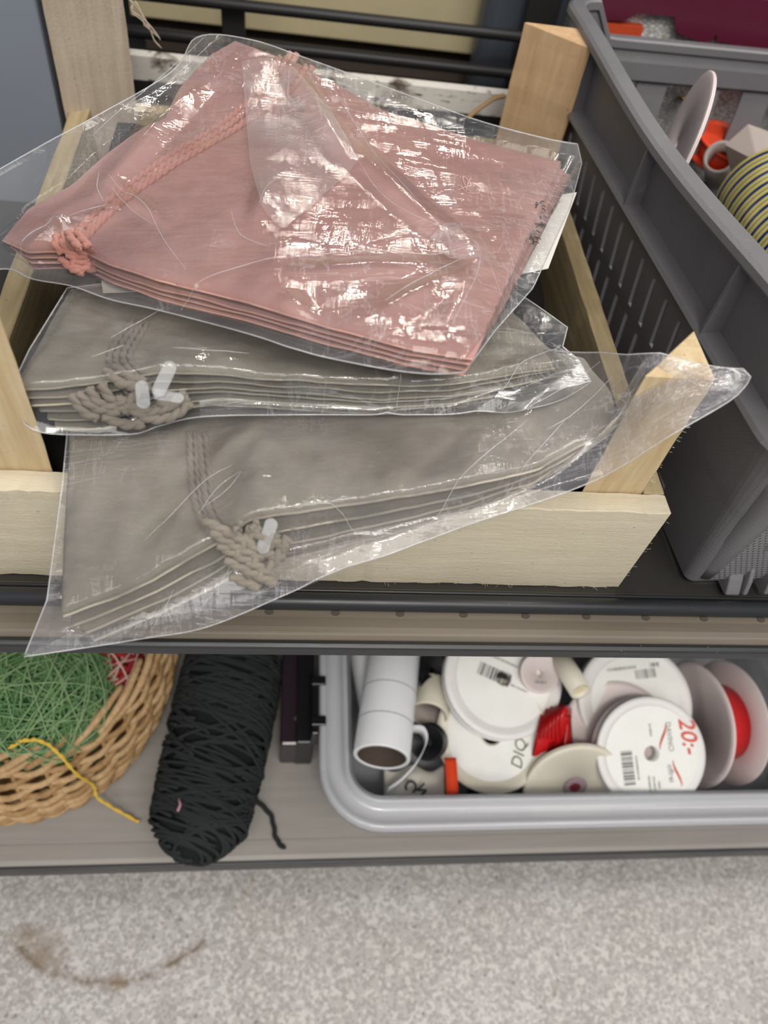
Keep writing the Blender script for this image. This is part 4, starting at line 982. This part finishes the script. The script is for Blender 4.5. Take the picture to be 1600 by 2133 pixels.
def ball(c, r, n, th, mat, parent, name, seed, sq=1.0, jit=.05, kind=None):
    rg = random.Random(seed); g = G()
    for k in range(n):
        ax = Vector((rg.gauss(0,1), rg.gauss(0,1), rg.gauss(0,1))).normalized(); u = ax.orthogonal().normalized(); v_ = ax.cross(u); off = rg.uniform(-.45, .45); rr = r*math.sqrt(1-off*off)*(1+rg.uniform(-jit, jit)); st = rg.uniform(0, 6.28); sp = rg.uniform(1.5, 5.5)
        pts = []
        for i in range(15):
            t = st+sp*i/14; p = ax*off*r+(u*math.cos(t)+v_*math.sin(t))*rr; p.z *= sq; pts.append(c+p)
        g.tube(pts, th, 5)
    o = g.build(name, mat, parent, True, kind=kind); return o
YG = plain('green_yarn', srgb(92, 132, 82), .85); YGD = plain('green_core', srgb(44, 72, 42), .95)
gc = at(90, 1440, -.315); gr = .072
gy = thing('yarn_ball', (gc.x, gc.y, gc.z-gr*.8), 'fluffy green yarn ball in the wicker basket', 'yarn')
bm = bmesh.new(); bmesh.ops.create_icosphere(bm, subdivisions=3, radius=gr*.93); vs = [gc+Vector((v_.co.x, v_.co.y, v_.co.z*.85)) for v_ in bm.verts]; bm.verts.index_update(); fs = [[v_.index for v_ in f.verts] for f in bm.faces]; bm.free()
obj('yarn_core', vs, fs, YGD, gy, True); ball(gc, gr, 230, .0009, YG, gy, 'yarn_strands', 4, .85, .07, 'stuff'); ball(gc, gr*1.03, 170, .0006, plain('pale_green_yarn', srgb(142, 172, 124), .85), gy, 'pale_strands', 14, .85, .10, 'stuff')
rc = at(215, 1405, -.335); rgy = thing('yarn_ball', (rc.x, rc.y, rc.z-.04), 'dark red yarn ball with pale flecks behind the green yarn', 'yarn')
bm = bmesh.new(); bmesh.ops.create_icosphere(bm, subdivisions=3, radius=.044); vs = [rc+v_.co for v_ in bm.verts]; bm.verts.index_update(); fs = [[v_.index for v_ in f.verts] for f in bm.faces]; bm.free()
obj('yarn_core', vs, fs, plain('red_core', srgb(90, 16, 18), .9), rgy, True); ball(rc, .047, 90, .0022, plain('red_yarn', srgb(150, 28, 30), .85), rgy, 'yarn_strands', 9, 1, .05, 'stuff'); ball(rc, .049, 30, .0011, plain('fleck_yarn', srgb(206, 170, 160), .85), rgy, 'pale_flecks', 12, 1, .05, 'stuff')
# yellow thread over the rim
yt = [at(20,1558,-.282), at(50,1542,-.278), at(90,1545,-.278), at(125,1572,-.285), at(160,1612,-.315), at(195,1635,-.35), at(203,1660,-.37), at(240,1685,-.385), at(290,1712,-.3965)]
pts = spline(yt, 8); pts = [p+Vector((0,0,.001*math.sin(i*1.1))) for i, p in enumerate(pts)]
g = G()
for ph in (0, math.pi): g.tube([p+Vector((.0011*math.cos(i*.9+ph), .0006*math.sin(i*.9+ph), .0011*math.sin(i*.9+ph))) for i, p in enumerate(pts)], .0012, 6)
setp(g.build('yellow_thread', plain('yellow_yarn', srgb(222, 184, 72), .8), None, True), 'yellow yarn strand trailing over the wicker rim to the black skein', 'yarn')

# ---------------------------------------------------------------- black skein
BY_ = plain('black_yarn', srgb(46, 49, 50), .92, .15); BYC = plain('black_yarn_core', srgb(32, 34, 35), .95, .1)
e0, e1 = at(402, 1775, LZ+.030), at(500, 1330, LZ+.048); axs = (e1-e0); LL = axs.length; axs.normalize()
e0 = e0-axs*.012; LL += .012
sk = thing('yarn_skein', ((e0.x+e1.x)/2, (e0.y+e1.y)/2, LZ), 'long black yarn skein lying between the wicker basket and clear tub', 'yarn')
su = axs.cross(Vector((0,0,1))).normalized(); sv = su.cross(axs)
def sr(t): return (.048*min(1, (t/.14)**.5) if t < .14 else .048+.006*math.sin((t-.14)*3))*(1 if t < .85 else max(.1, 1-((t-.85)/.15)**2)**.5)
def skp(t, an, k=1.0): r = sr(t)*k; return e0+axs*LL*t+su*r*math.cos(an)+sv*r*.80*math.sin(an)
g = G(); n_, m_ = 40, 32
for i in range(n_):
    for j in range(m_): g.v.append(skp(.01+.98*i/(n_-1), 2*math.pi*j/m_, .92))
for i in range(n_-1):
    for j in range(m_): g.f.append((i*m_+j, i*m_+(j+1)%m_, (i+1)*m_+(j+1)%m_, (i+1)*m_+j))
g.f += [list(range(m_)), list(range((n_-1)*m_, n_*m_))]
g.build('yarn_core', BYC, sk, True)
g = G(); rg = random.Random(5)
for k in range(210):
    tc = rg.uniform(.02, .95); a0 = rg.uniform(0, 6.28); sl_ = rg.choice((1, -1, 1, .4))*rg.uniform(.05, .34); pts = []
    sp = rg.uniform(2.2, 4.5)
    for i in range(18):
        f_ = i/17; t = min(max(tc+sl_*(f_-.5), .012), .985); pts.append(skp(t, a0+sp*f_, rg.uniform(.985, 1.0)+.04*rg.random()*0+.03*(k % 3)/2))
    g.tube(pts, .0021, 5)
g.build('yarn_strands', BY_, sk, True, kind='stuff')
pts = spline([at(505,1600,-.352), at(540,1592,-.355), at(545,1620,-.368), at(515,1648,-.38), at(535,1668,-.392), at(565,1700,-.3965), at(575,1745,-.3965), at(592,1768,-.3965)], 8)
G().tube([p+Vector((.0006*math.sin(i*1.3), 0, 0)) for i, p in enumerate(pts)], .0026, 7).build('loose_end', BY_, sk, True)
p = at(370, 1690, LZ+.072); G().tube([p, p+Vector((.002,.006,0)), p+Vector((.0,.012,-.001))], .0014, 5).build('pink_lint', plain('pink_lint', srgb(190, 140, 150), .9), sk, True)

# ---------------------------------------------------------------- sharp folds standing in the sleeves
def fold_lines(seqs, tree, z, parent, r=.00023):
    for q in seqs:
        pts = spline([at(x, y, z) for x, y in q], 8); ok = []
        for p in pts:
            h = tree.ray_cast(Vector((p.x, p.y, 1)), Vector((0, 0, -1)))
            if h[0] is not None: ok.append(Vector((p.x, p.y, h[0].z+r*.5)))
        if len(ok) > 3: G().tube(ok, lambda t: r*(.35+.65*math.sin(math.pi*t)), 5).build('sharp_fold', SEAM, parent, True)
fold_lines([[(620,128),(690,235),(760,360),(840,440),(1000,526)], [(660,140),(720,225),(790,330),(870,430)], [(220,332),(250,365),(300,400),(340,470),(385,530)], [(225,352),(262,392),(310,430)],
    [(560,528),(760,518),(900,530),(1000,527)], [(1000,530),(985,600),(935,700)], [(1000,530),(880,590),(800,640)], [(85,420),(110,436),(136,456)], [(10,430),(60,410),(130,400),(215,385)], [(200,320),(195,350),(208,376)], [(330,580),(460,545),(600,520)],
    [(480,420),(500,470),(560,500)], [(600,345),(560,380),(540,420)], [(430,90),(330,170),(190,265)], [(470,88),(420,120),(300,215)]], F0, .19, sl0)
fold_lines([[(360,735),(440,742),(520,748)], [(230,700),(300,660),(380,620)], [(190,745),(260,720)], [(1000,850),(1080,780),(1160,740)], [(1090,840),(1190,775),(1225,765)], [(830,785),(832,830),(828,860)]], F1, .155, sl1)
fold_lines([[(400,960),(450,915),(495,898)], [(410,950),(470,925),(500,898)], [(270,995),(420,900),(480,880)], [(150,1290),(300,1170),(480,1020)], [(900,1010),(1040,900),(1110,850)], [(1100,830),(1180,800),(1400,775)], [(1150,870),(1300,810),(1490,790)],
    [(1300,860),(1400,830),(1490,812)], [(620,975),(700,975),(760,995)], [(1190,850),(1080,960),(960,1040)], [(160,1190),(250,1130),(330,1060)], [(350,1340),(520,1250),(700,1180)], [(1330,745),(1420,790),(1440,850)]], F2, .16, sl)
